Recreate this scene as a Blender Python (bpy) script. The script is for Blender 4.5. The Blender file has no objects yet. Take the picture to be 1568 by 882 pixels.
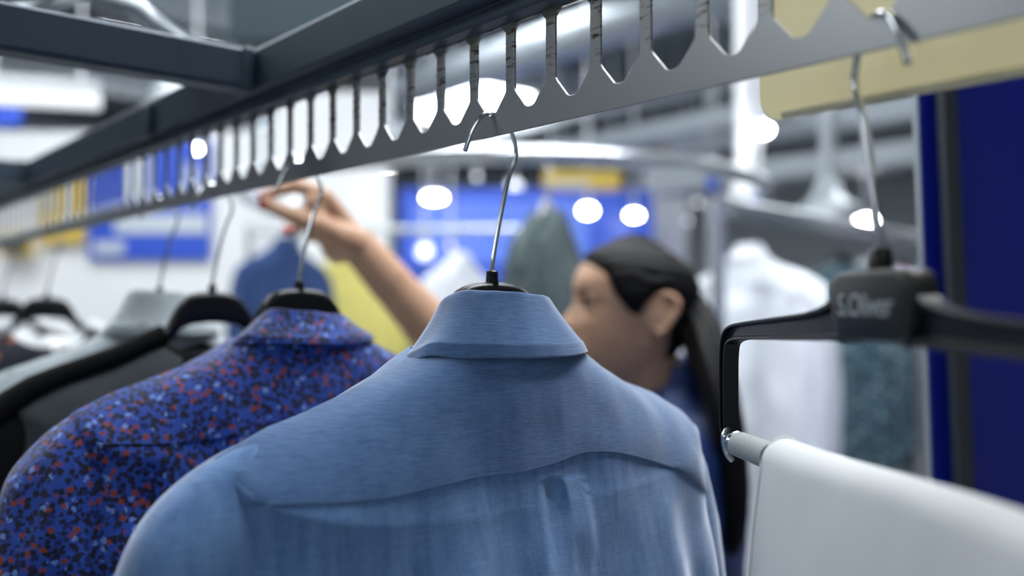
import bpy, bmesh, math, random
from mathutils import Vector, Matrix, noise
random.seed(7)
S = bpy.context.scene
COL = S.collection

# ------------------------------------------------------------------ camera, world, exposure
EYE = 1.5
F_PX = 1400.0
PITCH = math.atan(31 / F_PX)
cd = bpy.data.cameras.new('camera')
cam = bpy.data.objects.new('camera', cd)
COL.objects.link(cam)
cam.location = (0, 0, EYE)
cam.rotation_euler = (math.pi / 2 + PITCH, 0, 0)
cd.sensor_width = 36.0
cd.lens = F_PX / 1568 * 36.0
cd.clip_start = 0.02
cd.clip_end = 100
cd.dof.use_dof = True
cd.dof.focus_distance = 0.615
cd.dof.aperture_fstop = 2.35
cd.dof.aperture_blades = 0
S.camera = cam
w = bpy.data.worlds.new('world')
S.world = w
w.use_nodes = True
w.node_tree.nodes['Background'].inputs['Color'].default_value = (0.55, 0.62, 0.7, 1)
w.node_tree.nodes['Background'].inputs['Strength'].default_value = 0.35
S.view_settings.view_transform = 'Standard'
S.view_settings.look = 'None'
S.view_settings.exposure = 0.0
S.view_settings.gamma = 1.0
S.view_settings.use_curve_mapping = False
LAMP = 13.0          # radiance of the ceiling light panels

# ------------------------------------------------------------------ helpers
def at(px, py, Y):
    xc = (px - 784) / F_PX
    yc = (441 - py) / F_PX
    c, s = math.cos(PITCH), math.sin(PITCH)
    dy, dz = c - yc * s, s + yc * c
    k = Y / dy
    return Vector((xc * k, Y, EYE + dz * k))

ANG = math.atan(1200 / F_PX)
DV = Vector((-math.sin(ANG), math.cos(ANG), 0))     # along the rail, away from the camera
UV = Vector((math.cos(ANG), math.sin(ANG), 0))      # across the rail, away from the camera
P0 = Vector((-0.011, 0.65, 0))

def rail(t, wv, z):
    p = P0 + DV * t + UV * wv
    return Vector((p.x, p.y, EYE + z))

def lin(c):
    c = c / 255.0
    return c / 12.92 if c <= 0.04045 else ((c + 0.055) / 1.055) ** 2.4

def rgb(r, g, b):
    return (lin(r), lin(g), lin(b), 1.0)

def catmull(pts, n):
    pts = [Vector(p) for p in pts]
    out = []
    m = len(pts)
    for i in range(m - 1):
        p0 = pts[max(i - 1, 0)]; p1 = pts[i]; p2 = pts[i + 1]; p3 = pts[min(i + 2, m - 1)]
        for k in range(n):
            t = k / n
            out.append(0.5 * ((2 * p1) + (p2 - p0) * t + (2 * p0 - 5 * p1 + 4 * p2 - p3) * t * t + (3 * p1 - p0 - 3 * p2 + p3) * t ** 3))
    out.append(pts[-1])
    return out

def interp(x, tab):
    if x <= tab[0][0]:
        return tab[0][1]
    for (a, va), (b, vb) in zip(tab, tab[1:]):
        if x <= b:
            f = (x - a) / (b - a)
            return va + (vb - va) * f
    return tab[-1][1]

def sstep(a, b, x):
    t = min(1, max(0, (x - a) / (b - a)))
    return t * t * (3 - 2 * t)

class MB:
    def __init__(self):
        self.v = []; self.f = []
    def add(self, vs, fs):
        o = len(self.v)
        self.v += [tuple(p) for p in vs]
        self.f += [tuple(i + o for i in f) for f in fs]
    def box(self, c, half, ax=None):
        ax = ax or (Vector((1, 0, 0)), Vector((0, 1, 0)), Vector((0, 0, 1)))
        c = Vector(c)
        vs = []
        for sx in (-1, 1):
            for sy in (-1, 1):
                for sz in (-1, 1):
                    vs.append(c + ax[0] * half[0] * sx + ax[1] * half[1] * sy + ax[2] * half[2] * sz)
        self.add(vs, [(0, 1, 3, 2), (4, 6, 7, 5), (0, 4, 5, 1), (2, 3, 7, 6), (0, 2, 6, 4), (1, 5, 7, 3)])
    def loft(self, rings, cap=True, closed=True):
        n = len(rings[0]); vs = [p for r in rings for p in r]; fs = []
        for k in range(len(rings) - 1):
            for i in range(n if closed else n - 1):
                j = (i + 1) % n
                fs.append((k * n + i, k * n + j, (k + 1) * n + j, (k + 1) * n + i))
        if cap and closed:
            fs.append(tuple(range(n - 1, -1, -1)))
            fs.append(tuple((len(rings) - 1) * n + i for i in range(n)))
        self.add(vs, fs)
    def tube(self, pts, rad, n=12, cap=True, flat=None):
        pts = [Vector(p) for p in pts]
        rs = rad if isinstance(rad, (list, tuple)) else [rad] * len(pts)
        t0 = (pts[1] - pts[0]).normalized()
        up = Vector((0, 0, 1)) if abs(t0.z) < 0.9 else Vector((0, 1, 0))
        nx = t0.cross(up).normalized()
        rings = []
        for i, p in enumerate(pts):
            a = pts[max(i - 1, 0)]; b = pts[min(i + 1, len(pts) - 1)]
            t = (b - a).normalized()
            nx = (nx - t * nx.dot(t)).normalized()
            ny = t.cross(nx)
            rings.append([p + (nx * math.cos(2 * math.pi * k / n) + ny * math.sin(2 * math.pi * k / n)) * rs[i] for k in range(n)])
        self.loft(rings, cap)
    def capsule(self, a, b, ra, rb, n=14, m=5):
        a = Vector(a); b = Vector(b); t = (b - a).normalized()
        pts = []; rs = []
        for k in range(m):
            q = math.pi / 2 * (1 - k / m) 
            pts.append(a - t * ra * math.sin(q)); rs.append(max(ra * math.cos(q), ra * 0.03))
        pts.append(a); rs.append(ra); pts.append(b); rs.append(rb)
        for k in range(1, m + 1):
            q = math.pi / 2 * k / m
            pts.append(b + t * rb * math.sin(q)); rs.append(max(rb * math.cos(q), rb * 0.03))
        self.tube(pts, rs, n)
    def ball(self, c, r, n=16, m=10, ax=None):
        c = Vector(c); r = r if isinstance(r, (tuple, list)) else (r, r, r)
        ax = ax or (Vector((1, 0, 0)), Vector((0, 1, 0)), Vector((0, 0, 1)))
        rings = []
        for k in range(m + 1):
            q = math.pi * (0.015 + 0.97 * k / m) - math.pi / 2
            rings.append([c + ax[0] * r[0] * math.cos(q) * math.cos(2 * math.pi * i / n) + ax[1] * r[1] * math.cos(q) * math.sin(2 * math.pi * i / n) + ax[2] * r[2] * math.sin(q) for i in range(n)])
        self.loft(rings)
    def lathe(self, c, prof, n=24, axis=Vector((0, 0, 1))):
        c = Vector(c); axis = axis.normalized()
        ax = axis.cross(Vector((0, 1, 0)) if abs(axis.y) < 0.9 else Vector((1, 0, 0))).normalized(); ay = axis.cross(ax)
        self.loft([[c + axis * z + (ax * math.cos(2 * math.pi * i / n) + ay * math.sin(2 * math.pi * i / n)) * max(r, 1e-4) for i in range(n)] for r, z in prof])
    def build(self, name, mat, parent=None, smooth=True, bevel=0.0, M=None, fix=True, seg=2, angle=35):
        me = bpy.data.meshes.new(name)
        vs = self.v if M is None else [tuple(M @ Vector(p)) for p in self.v]
        me.from_pydata(vs, [], self.f)
        me.update()
        if fix:
            bm = bmesh.new(); bm.from_mesh(me)
            bmesh.ops.recalc_face_normals(bm, faces=bm.faces)
            bm.to_mesh(me); bm.free()
        o = bpy.data.objects.new(name, me)
        COL.objects.link(o)
        if mat is not None:
            me.materials.append(mat)
        if parent is not None:
            o.parent = parent
        if bevel:
            b = o.modifiers.new('bevel', 'BEVEL'); b.width = bevel; b.segments = seg; b.limit_method = 'ANGLE'; b.angle_limit = math.radians(30)
        if smooth:
            for p in me.polygons:
                p.use_smooth = True
            if bevel or angle:
                try:
                    me.set_sharp_from_angle(angle=math.radians(angle))
                except Exception:
                    pass
        return o

def empty(name, loc=(0, 0, 0), rot=(0, 0, 0)):
    o = bpy.data.objects.new(name, None)
    COL.objects.link(o)
    o.location = loc; o.rotation_euler = rot
    o.empty_display_size = 0.05
    return o

def tag(o, label, cat, group=None, kind=None):
    o['label'] = label; o['category'] = cat
    if group: o['group'] = group
    if kind: o['kind'] = kind
    return o

def struct(o):
    o['kind'] = 'structure'
    return o

# ------------------------------------------------------------------ materials
def nt(m):
    return m.node_tree.nodes, m.node_tree.links

def mat(name, col, rough=0.5, metal=0.0, var=0.06, scale=30.0, bump=0.0, sheen=0.0, spec=0.5, trans=0.0, rvar=0.0, coat=0.0, stretch=None):
    m = bpy.data.materials.new(name); m.use_nodes = True
    N, L = nt(m)
    b = N['Principled BSDF']
    tc = N.new('ShaderNodeTexCoord'); mp = N.new('ShaderNodeMapping')
    if stretch: mp.inputs['Scale'].default_value = stretch
    nz = N.new('ShaderNodeTexNoise'); nz.inputs['Scale'].default_value = scale; nz.inputs['Detail'].default_value = 4
    L.new(tc.outputs['Object'], mp.inputs['Vector']); L.new(mp.outputs['Vector'], nz.inputs['Vector'])
    cr = N.new('ShaderNodeMixRGB'); cr.inputs['Color1'].default_value = tuple(c * (1 - var) for c in col[:3]) + (1,)
    cr.inputs['Color2'].default_value = tuple(min(1, c * (1 + var)) for c in col[:3]) + (1,)
    L.new(nz.outputs['Fac'], cr.inputs['Fac']); L.new(cr.outputs['Color'], b.inputs['Base Color'])
    b.inputs['Roughness'].default_value = rough; b.inputs['Metallic'].default_value = metal
    b.inputs['Specular IOR Level'].default_value = spec
    b.inputs['Sheen Weight'].default_value = sheen
    b.inputs['Coat Weight'].default_value = coat
    b.inputs['Transmission Weight'].default_value = trans
    if bump:
        bp = N.new('ShaderNodeBump'); bp.inputs['Strength'].default_value = bump; bp.inputs['Distance'].default_value = 0.001
        L.new(nz.outputs['Fac'], bp.inputs['Height']); L.new(bp.outputs['Normal'], b.inputs['Normal'])
    if rvar:
        mr = N.new('ShaderNodeMapRange'); mr.inputs['To Min'].default_value = max(0, rough - rvar); mr.inputs['To Max'].default_value = rough + rvar
        L.new(nz.outputs['Fac'], mr.inputs['Value']); L.new(mr.outputs['Result'], b.inputs['Roughness'])
    return m

def emit(name, col, strength):
    m = bpy.data.materials.new(name); m.use_nodes = True
    N, L = nt(m)
    b = N['Principled BSDF']
    b.inputs['Base Color'].default_value = (0.8, 0.8, 0.8, 1)
    b.inputs['Emission Color'].default_value = col
    b.inputs['Emission Strength'].default_value = strength
    return m

def linen(name, c_dark, c_lite, fibre=1.0, wh=0.6, wv=0.25, ws=0.18):
    """woven chambray: fine irregular yarns across and down the cloth"""
    m = bpy.data.materials.new(name); m.use_nodes = True
    N, L = nt(m); b = N['Principled BSDF']
    tc = N.new('ShaderNodeTexCoord')
    def yarn(scale, det=3.0):
        mp = N.new('ShaderNodeMapping'); mp.inputs['Scale'].default_value = scale
        nz = N.new('ShaderNodeTexNoise'); nz.inputs['Scale'].default_value = 1.0; nz.inputs['Detail'].default_value = det
        L.new(tc.outputs['Object'], mp.inputs['Vector']); L.new(mp.outputs['Vector'], nz.inputs['Vector'])
        return nz.outputs['Fac']
    h = yarn((90, 90, 1500)); v = yarn((1400, 1400, 60)); big = yarn((14, 14, 9), 2.0); slub = yarn((120, 120, 12), 2.0)
    def add(a, bb, fa, fb):
        n1 = N.new('ShaderNodeMath'); n1.operation = 'MULTIPLY'; L.new(a, n1.inputs[0]); n1.inputs[1].default_value = fa
        n2 = N.new('ShaderNodeMath'); n2.operation = 'MULTIPLY_ADD'; L.new(bb, n2.inputs[0]); n2.inputs[1].default_value = fb; L.new(n1.outputs[0], n2.inputs[2])
        return n2.outputs[0]
    s = add(h, v, wh, wv)
    one = N.new('ShaderNodeMath'); one.operation = 'MULTIPLY_ADD'; L.new(slub, one.inputs[0]); one.inputs[1].default_value = ws; L.new(s, one.inputs[2])
    cr = N.new('ShaderNodeValToRGB'); cr.color_ramp.elements[0].position = 0.30; cr.color_ramp.elements[1].position = 0.72
    cr.color_ramp.elements[0].color = c_dark; cr.color_ramp.elements[1].color = c_lite
    L.new(one.outputs[0], cr.inputs['Fac']); L.new(cr.outputs['Color'], b.inputs['Base Color'])
    bp = N.new('ShaderNodeBump'); bp.inputs['Strength'].default_value = 0.35 * fibre; bp.inputs['Distance'].default_value = 0.0006
    L.new(s, bp.inputs['Height']); L.new(bp.outputs['Normal'], b.inputs['Normal'])
    b.inputs['Roughness'].default_value = 0.9; b.inputs['Specular IOR Level'].default_value = 0.15
    b.inputs['Sheen Weight'].default_value = 1.0; b.inputs['Sheen Roughness'].default_value = 0.42
    b.inputs['Sheen Tint'].default_value = (0.85, 0.9, 1, 1)
    return m

def floral(name, base, dots, scale=230.0, size=0.42, rough=0.7):
    """small scattered print: each cell holds one leaf-shaped dot"""
    m = bpy.data.materials.new(name); m.use_nodes = True
    N, L = nt(m); b = N['Principled BSDF']
    tc = N.new('ShaderNodeTexCoord')
    nz = N.new('ShaderNodeTexNoise'); nz.inputs['Scale'].default_value = scale * 1.4; nz.inputs['Detail'].default_value = 1
    L.new(tc.outputs['Object'], nz.inputs['Vector'])
    mx = N.new('ShaderNodeMixRGB'); mx.blend_type = 'LINEAR_LIGHT'; mx.inputs['Fac'].default_value = 0.0025
    L.new(tc.outputs['Object'], mx.inputs['Color1']); L.new(nz.outputs['Color'], mx.inputs['Color2'])
    vo = N.new('ShaderNodeTexVoronoi'); vo.inputs['Scale'].default_value = scale
    L.new(mx.outputs['Color'], vo.inputs['Vector'])
    cr = N.new('ShaderNodeValToRGB'); cr.color_ramp.interpolation = 'CONSTANT'
    els = cr.color_ramp.elements
    while len(els) < len(dots): els.new(0.5)
    for e, (p, c) in zip(els, dots):
        e.position = p; e.color = c
    sp = N.new('ShaderNodeSeparateColor'); L.new(vo.outputs['Color'], sp.inputs['Color']); L.new(sp.outputs['Red'], cr.inputs['Fac'])
    ms = N.new('ShaderNodeMapRange'); ms.inputs['From Min'].default_value = size + 0.08; ms.inputs['From Max'].default_value = size - 0.08
    L.new(vo.outputs['Distance'], ms.inputs['Value'])
    mix = N.new('ShaderNodeMixRGB'); mix.inputs['Color1'].default_value = base
    L.new(ms.outputs['Result'], mix.inputs['Fac']); L.new(cr.outputs['Color'], mix.inputs['Color2'])
    L.new(mix.outputs['Color'], b.inputs['Base Color'])
    b.inputs['Roughness'].default_value = rough; b.inputs['Sheen Weight'].default_value = 0.3; b.inputs['Specular IOR Level'].default_value = 0.25
    return m

def galvanised(name):
    m = bpy.data.materials.new(name); m.use_nodes = True
    N, L = nt(m); b = N['Principled BSDF']
    tc = N.new('ShaderNodeTexCoord')
    mp = N.new('ShaderNodeMapping'); mp.inputs['Scale'].default_value = (70, 70, 340)
    nz = N.new('ShaderNodeTexNoise'); nz.inputs['Scale'].default_value = 1.0; nz.inputs['Detail'].default_value = 5; nz.inputs['Roughness'].default_value = 0.65
    L.new(tc.outputs['Object'], mp.inputs['Vector']); L.new(mp.outputs['Vector'], nz.inputs['Vector'])
    # worn streaks sit only on the bars between the slots (z above the slot tips)
    sx = N.new('ShaderNodeSeparateXYZ'); L.new(tc.outputs['Object'], sx.inputs['Vector'])
    band = N.new('ShaderNodeMapRange'); band.inputs['From Min'].default_value = EYE + 0.152; band.inputs['From Max'].default_value = EYE + 0.172
    L.new(sx.outputs['Z'], band.inputs['Value'])
    st = N.new('ShaderNodeMapRange'); st.inputs['From Min'].default_value = 0.53; st.inputs['From Max'].default_value = 0.60
    L.new(nz.outputs['Fac'], st.inputs['Value'])
    mu = N.new('ShaderNodeMath'); mu.operation = 'MULTIPLY'; L.new(band.outputs['Result'], mu.inputs[0]); L.new(st.outputs['Result'], mu.inputs[1])
    mix = N.new('ShaderNodeMixRGB'); mix.inputs['Color1'].default_value = rgb(164, 168, 170); mix.inputs['Color2'].default_value = rgb(62, 52, 46)
    L.new(mu.outputs[0], mix.inputs['Fac']); L.new(mix.outputs['Color'], b.inputs['Base Color'])
    b.inputs['Metallic'].default_value = 0.6; b.inputs['Roughness'].default_value = 0.36
    # tan rust film near the top of the strip
    n2 = N.new('ShaderNodeTexNoise'); n2.inputs['Scale'].default_value = 90; n2.inputs['Detail'].default_value = 3
    L.new(tc.outputs['Object'], n2.inputs['Vector'])
    top = N.new('ShaderNodeMapRange'); top.inputs['From Min'].default_value = EYE + 0.17; top.inputs['From Max'].default_value = EYE + 0.2
    L.new(sx.outputs['Z'], top.inputs['Value'])
    q = N.new('ShaderNodeMapRange'); q.inputs['From Min'].default_value = 0.42; q.inputs['From Max'].default_value = 0.62; q.inputs['To Max'].default_value = 0.75
    L.new(n2.outputs['Fac'], q.inputs['Value'])
    m2 = N.new('ShaderNodeMath'); m2.operation = 'MULTIPLY'; L.new(top.outputs['Result'], m2.inputs[0]); L.new(q.outputs['Result'], m2.inputs[1])
    mix2 = N.new('ShaderNodeMixRGB'); mix2.inputs['Color2'].default_value = rgb(158, 146, 118)
    L.new(m2.outputs[0], mix2.inputs['Fac']); L.new(mix.outputs['Color'], mix2.inputs['Color1']); L.new(mix2.outputs['Color'], b.inputs['Base Color'])
    return m

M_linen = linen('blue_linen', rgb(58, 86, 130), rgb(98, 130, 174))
M_panel_backlit = linen('blue_linen_lengthwise_backlit', rgb(62, 96, 146), rgb(116, 150, 196), 1.0, 0.3, 0.3, 0.42)  # lengthwise yarn; lighter tone paints in light coming through the single cloth
M_floral = floral('blue_floral_cotton', rgb(32, 70, 160), [(0.0, rgb(14, 18, 44)), (0.46, rgb(134, 56, 48)), (0.58, rgb(16, 30, 96)), (0.76, rgb(16, 18, 40)), (0.93, rgb(110, 140, 206))], 205, 0.54)
M_grey = floral('grey_dotted_cotton', rgb(172, 182, 188), [(0.0, rgb(172, 182, 188)), (0.6, rgb(138, 146, 152))], 60, 0.24)
M_blackknit = mat('black_knit', rgb(14, 16, 18), 0.9, var=0.2, scale=300, bump=0.2, spec=0.2)
M_charmesh = mat('charcoal_mesh_fabric', rgb(74, 80, 82), 0.85, var=0.2, scale=400, bump=0.3, spec=0.2)
M_whitecloth = mat('white_twill', rgb(226, 229, 231), 0.8, var=0.03, scale=500, bump=0.1, sheen=0.2, spec=0.2)
M_whiteshirt = mat('white_poplin', rgb(232, 237, 244), 0.8, var=0.03, scale=60, spec=0.2)
M_satin = mat('white_satin', rgb(225, 230, 232), 0.25, var=0.03, scale=40)
M_navydot = floral('navy_orange_print', rgb(20, 26, 42), [(0.0, rgb(20, 26, 42)), (0.6, rgb(170, 100, 60)), (0.85, rgb(40, 60, 110))], 38, 0.3)
M_teal = floral('teal_print', rgb(50, 76, 88), [(0.0, rgb(22, 38, 48)), (0.35, rgb(96, 124, 136)), (0.6, rgb(36, 60, 76)), (0.85, rgb(130, 148, 152))], 50, 0.42)
M_pink = floral('pink_print', rgb(190, 180, 205), [(0.0, rgb(150, 110, 190)), (0.3, rgb(70, 60, 110)), (0.5, rgb(160, 200, 220)), (0.75, rgb(210, 150, 190))], 26, 0.5)
M_bluecloth = mat('mid_blue_cotton', rgb(58, 80, 126), 0.85, var=0.1, scale=60, spec=0.2)
M_yellowcloth = mat('yellow_cotton', rgb(214, 204, 120), 0.85, var=0.04, scale=60, spec=0.2)
M_greycloth = mat('grey_green_wool', rgb(84, 96, 98), 0.9, var=0.1, scale=60, spec=0.2)
M_lightgrey = mat('pale_grey_jersey', rgb(150, 155, 158), 0.85, var=0.08, scale=60, spec=0.2)
M_black = mat('glossy_black_plastic', rgb(13, 15, 19), 0.33, var=0.1, scale=60, spec=0.4)
M_softblack = mat('satin_black_plastic', rgb(34, 36, 38), 0.42, var=0.1, scale=60)
M_chrome = mat('chrome_wire', rgb(200, 206, 212), 0.18, metal=1.0, var=0.03, scale=60)
M_clearwire = mat('nickel_wire', rgb(190, 196, 200), 0.3, metal=1.0, var=0.04, scale=60)
M_galv = galvanised('worn_galvanised_steel')
M_frame = mat('slate_powder_coated_steel', rgb(60, 74, 88), 0.42, metal=0.25, var=0.08, scale=40, rvar=0.06)
M_foam = mat('grey_foam_sleeve', rgb(160, 166, 166), 0.75, var=0.12, scale=500, bump=0.4)
M_softgrey = mat('grey_plastic', rgb(128, 136, 140), 0.3)
M_logo = mat('pale_grey_ink', rgb(176, 184, 188), 0.5)
M_skin = mat('skin', rgb(202, 160, 130), 0.5, var=0.07, scale=40, spec=0.4)
M_skin.node_tree.nodes['Principled BSDF'].inputs['Subsurface Weight'].default_value = 0.12
M_skin.node_tree.nodes['Principled BSDF'].inputs['Subsurface Scale'].default_value = 0.02
M_hair = mat('black_hair', rgb(9, 9, 10), 0.6, var=0.35, scale=1.0, stretch=(60, 400, 60), bump=0.25, spec=0.2)
M_nail = mat('red_nail_varnish', rgb(176, 22, 34), 0.15)
M_navy = mat('navy_jacket_cloth', rgb(28, 52, 104), 0.6, var=0.12, scale=30)
M_dark = mat('dark_denim', rgb(26, 30, 42), 0.85, var=0.15, scale=200)
M_shoe = mat('black_shoe_leather', rgb(22, 22, 24), 0.4)
M_eye = mat('eye_white', rgb(150, 140, 132), 0.3)
M_iris = mat('brown_iris', rgb(40, 26, 18), 0.15)
M_brow = mat('dark_brow_hair', rgb(44, 32, 26), 0.8)
M_white = mat('white_paint', rgb(236, 239, 242), 0.6, var=0.02, scale=4)
M_wallgrey = mat('light_grey_wall_paint', rgb(190, 197, 202), 0.7, var=0.03, scale=3)
M_wallmid = mat('mid_grey_wall_paint', rgb(84, 92, 98), 0.7, var=0.03, scale=3)
M_ceil = mat('dark_grey_ceiling_paint', rgb(112, 122, 130), 0.8, var=0.12, scale=1.5)
M_beam = mat('grey_steel_beam_paint', rgb(190, 198, 204), 0.5, var=0.06, scale=6)
M_duct = mat('pale_galvanised_duct', rgb(176, 184, 190), 0.4, metal=0.3, var=0.06, scale=8)
M_floor = mat('polished_concrete', rgb(150, 152, 152), 0.35, var=0.08, scale=2.5)
M_blueboard = mat('deep_blue_laminate', rgb(8, 26, 138), 0.3, var=0.04, scale=6)
M_bluewall = mat('bright_blue_display_paint', rgb(64, 104, 226), 0.35, var=0.05, scale=2)
M_bluesign = mat('royal_blue_sign_print', rgb(52, 88, 200), 0.4, var=0.08, scale=5)
M_palesign = mat('pale_sign_print', rgb(196, 204, 214), 0.5, var=0.05, scale=5)
M_yellow = mat('yellow_sign_print', rgb(222, 190, 84), 0.45, var=0.05, scale=8)
M_post = mat('dark_grey_post_paint', rgb(46, 54, 60), 0.4, var=0.08, scale=20)
M_chromerail = mat('polished_rail_steel', rgb(214, 220, 224), 0.22, metal=0.75, var=0.03, scale=12)
M_lampbody = mat('white_lamp_housing', rgb(214, 218, 222), 0.4)
E_panel = emit('panel_diffuser', (0.93, 0.97, 1.0, 1), LAMP)
E_bulb = emit('spot_bulb', (0.97, 0.98, 1.0, 1), 40.0)
E_dim = emit('dim_bulb', (0.9, 0.95, 1.0, 1), 2.2)
E_pink = emit('pink_bulb', (1.0, 0.72, 0.78, 1), 1.4)
E_screen = emit('lit_blue_screen', (0.20, 0.36, 0.95, 1), 0.42)
E_screen.node_tree.nodes['Principled BSDF'].inputs['Base Color'].default_value = rgb(70, 100, 200)
M_label = bpy.data.materials.new('yellow_tinted_clear_plastic'); M_label.use_nodes = True
N_, L_n = nt(M_label)
_b = N_['Principled BSDF']; _b.inputs['Base Color'].default_value = rgb(246, 241, 216); _b.inputs['Roughness'].default_value = 0.22
_t = N_.new('ShaderNodeBsdfTranslucent'); _t.inputs['Color'].default_value = rgb(252, 248, 228)
_tr = N_.new('ShaderNodeBsdfTransparent'); _tr.inputs['Color'].default_value = rgb(255, 246, 206)
_m1 = N_.new('ShaderNodeMixShader'); _m1.inputs['Fac'].default_value = 0.5
_m2 = N_.new('ShaderNodeMixShader'); _m2.inputs['Fac'].default_value = 0.3
L_n.new(_b.outputs['BSDF'], _m1.inputs[1]); L_n.new(_t.outputs['BSDF'], _m1.inputs[2])
L_n.new(_m1.outputs['Shader'], _m2.inputs[1]); L_n.new(_tr.outputs['BSDF'], _m2.inputs[2])
L_n.new(_m2.outputs['Shader'], N_['Material Output'].inputs['Surface'])

# ------------------------------------------------------------------ the shop: room shell
X0, X1, Y0, Y1, CZ = -7.0, 9.0, -3.0, 15.0, 3.7
def slab(name, c, half, m):
    b = MB(); b.box(c, half); return struct(b.build(name, m, smooth=False))
slab('floor', ((X0 + X1) / 2, (Y0 + Y1) / 2, -0.05), ((X1 - X0) / 2, (Y1 - Y0) / 2, 0.05), M_floor)
slab('ceiling', ((X0 + X1) / 2, (Y0 + Y1) / 2, CZ + 0.05), ((X1 - X0) / 2, (Y1 - Y0) / 2, 0.05), M_ceil)
slab('wall_back', ((X0 + X1) / 2, Y1 + 0.05, CZ / 2), ((X1 - X0) / 2, 0.05, CZ / 2), M_wallgrey)
slab('wall_front', ((X0 + X1) / 2, Y0 - 0.05, CZ / 2), ((X1 - X0) / 2, 0.05, CZ / 2), M_wallgrey)
slab('wall_left', (X0 - 0.05, (Y0 + Y1) / 2, CZ / 2), (0.05, (Y1 - Y0) / 2, CZ / 2), M_wallmid)
slab('wall_right', (X1 + 0.05, (Y0 + Y1) / 2, CZ / 2), (0.05, (Y1 - Y0) / 2, CZ / 2), M_wallgrey)
PWX = at(592, 300, 5.0).x
slab('wall_partition', ((-5.2 + PWX) / 2, 5.06, 1.235), ((PWX + 5.2) / 2, 0.06, 1.235), M_white)
pl_ = at(424, 300, 4.8).x; pr_ = at(592, 300, 4.8).x
slab('column_partition', ((pl_ + pr_) / 2, 4.88, CZ / 2), ((pr_ - pl_) / 2, 0.12, CZ / 2), M_white)
pc = at(1018, 300, 8.0)
slab('column_white', (pc.x, 8.0, CZ / 2 - 0.5), (0.16, 0.16, CZ / 2 - 0.5), M_white)
ZR = Vector((0, 0, 1))
for k, tt in enumerate((3.2, 5.6, 8.2, 11.0)):       # grey beams under the ceiling, across the rails
    b = MB(); c = rail(tt, 1.5, 0); c.z = CZ - 0.13
    b.box(c, (4.2, 0.07, 0.13), (UV, DV, ZR))
    struct(b.build('ceiling_beam', M_beam, bevel=0.01))
for k, ww in enumerate((2.4, 3.9, 5.6)):
    b = MB(); c = rail(4.5, ww, 0); c.z = CZ - 0.36
    b.box(c, (0.05, 3.2, 0.09), (UV, DV, ZR))
    struct(b.build('ceiling_beam', M_beam, bevel=0.01))

# ------------------------------------------------------------------ ceiling lights
def panel_light(c, ax, hx, hy, label, em):
    t = empty('ceiling_light', c); t.rotation_euler = (0, 0, math.atan2(ax.y, ax.x))
    b = MB(); b.box((0, 0, 0.05), (hx + 0.03, hy + 0.03, 0.04)); b.build('lamp_housing', M_lampbody, t, bevel=0.006)
    b = MB(); b.box((0, 0, 0.004), (hx, hy, 0.008)); b.build('diffuser', em, t, smooth=False)
    return tag(t, label, 'ceiling light', 'flat ceiling light panels')
vis = at(722, 158, 9.4)
PL = [((vis.x, 9.4), 0.62, 0.75, 'wide bright ceiling panel seen through the slots above the blue shirt hook'),
      ((0.0, 2.6), 0.9, 0.3, 'ceiling panel beyond the woman, over the curved rail'),
      ((0.75, 1.2), 0.9, 0.3, 'unseen rim-light panel hanging over the woman at the clothes rack'),
      ((-1.7, 1.9), 0.9, 0.3, 'ceiling panel above the far end of the slotted rail'),
      ((-2.6, 3.4), 1.0, 0.36, 'ceiling panel lighting the white partition wall'),
      ((-4.6, -0.7), 1.3, 0.5, 'added unseen fill panel far to the left of the viewer'),
      ((0.3, -1.5), 1.0, 0.4, 'added unseen fill panel behind the viewer over the rack'),
      ((2.6, 4.6), 0.9, 0.3, 'ceiling panel over the straight garment rail'),
      ((-0.2, 5.4), 0.9, 0.3, 'ceiling panel in front of the bright blue display wall'),
      ((3.9, 7.6), 0.9, 0.3, 'added fill panel deep in the shop, hidden beyond the blue board'),  # this panel and the next two are added to brighten the far shop
      ((-2.6, 7.6), 0.9, 0.3, 'added fill panel hidden behind the white partition wall'),
      ((6.0, 10.0), 0.9, 0.3, 'added fill panel out of view in the far right corner of the shop')]
E_rim = emit('rim_light_diffuser', (0.95, 0.98, 1.0, 1), LAMP * 1.9)  # unseen panel placed to rim-light the raised arm and the shoulders
E_plate_fill = emit('plate_fill_diffuser', (0.93, 0.97, 1.0, 1), LAMP * 0.62)  # unseen panel added for the slotted strip to reflect
E_front_fill = emit('front_fill_diffuser', (0.93, 0.97, 1.0, 1), LAMP * 0.16)  # unseen panel added as weak front fill on the shirt
for (x, y), hx, hy, lb in PL:
    panel_light(Vector((x, y, CZ - 0.1 if y < 9 else CZ - 0.1)), UV if y < 9 else Vector((1, 0, 0)), hx, hy, lb, E_rim if 'over the woman' in lb else ((E_front_fill if 'behind' in lb else E_plate_fill) if 'viewer' in lb else E_panel))

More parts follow.
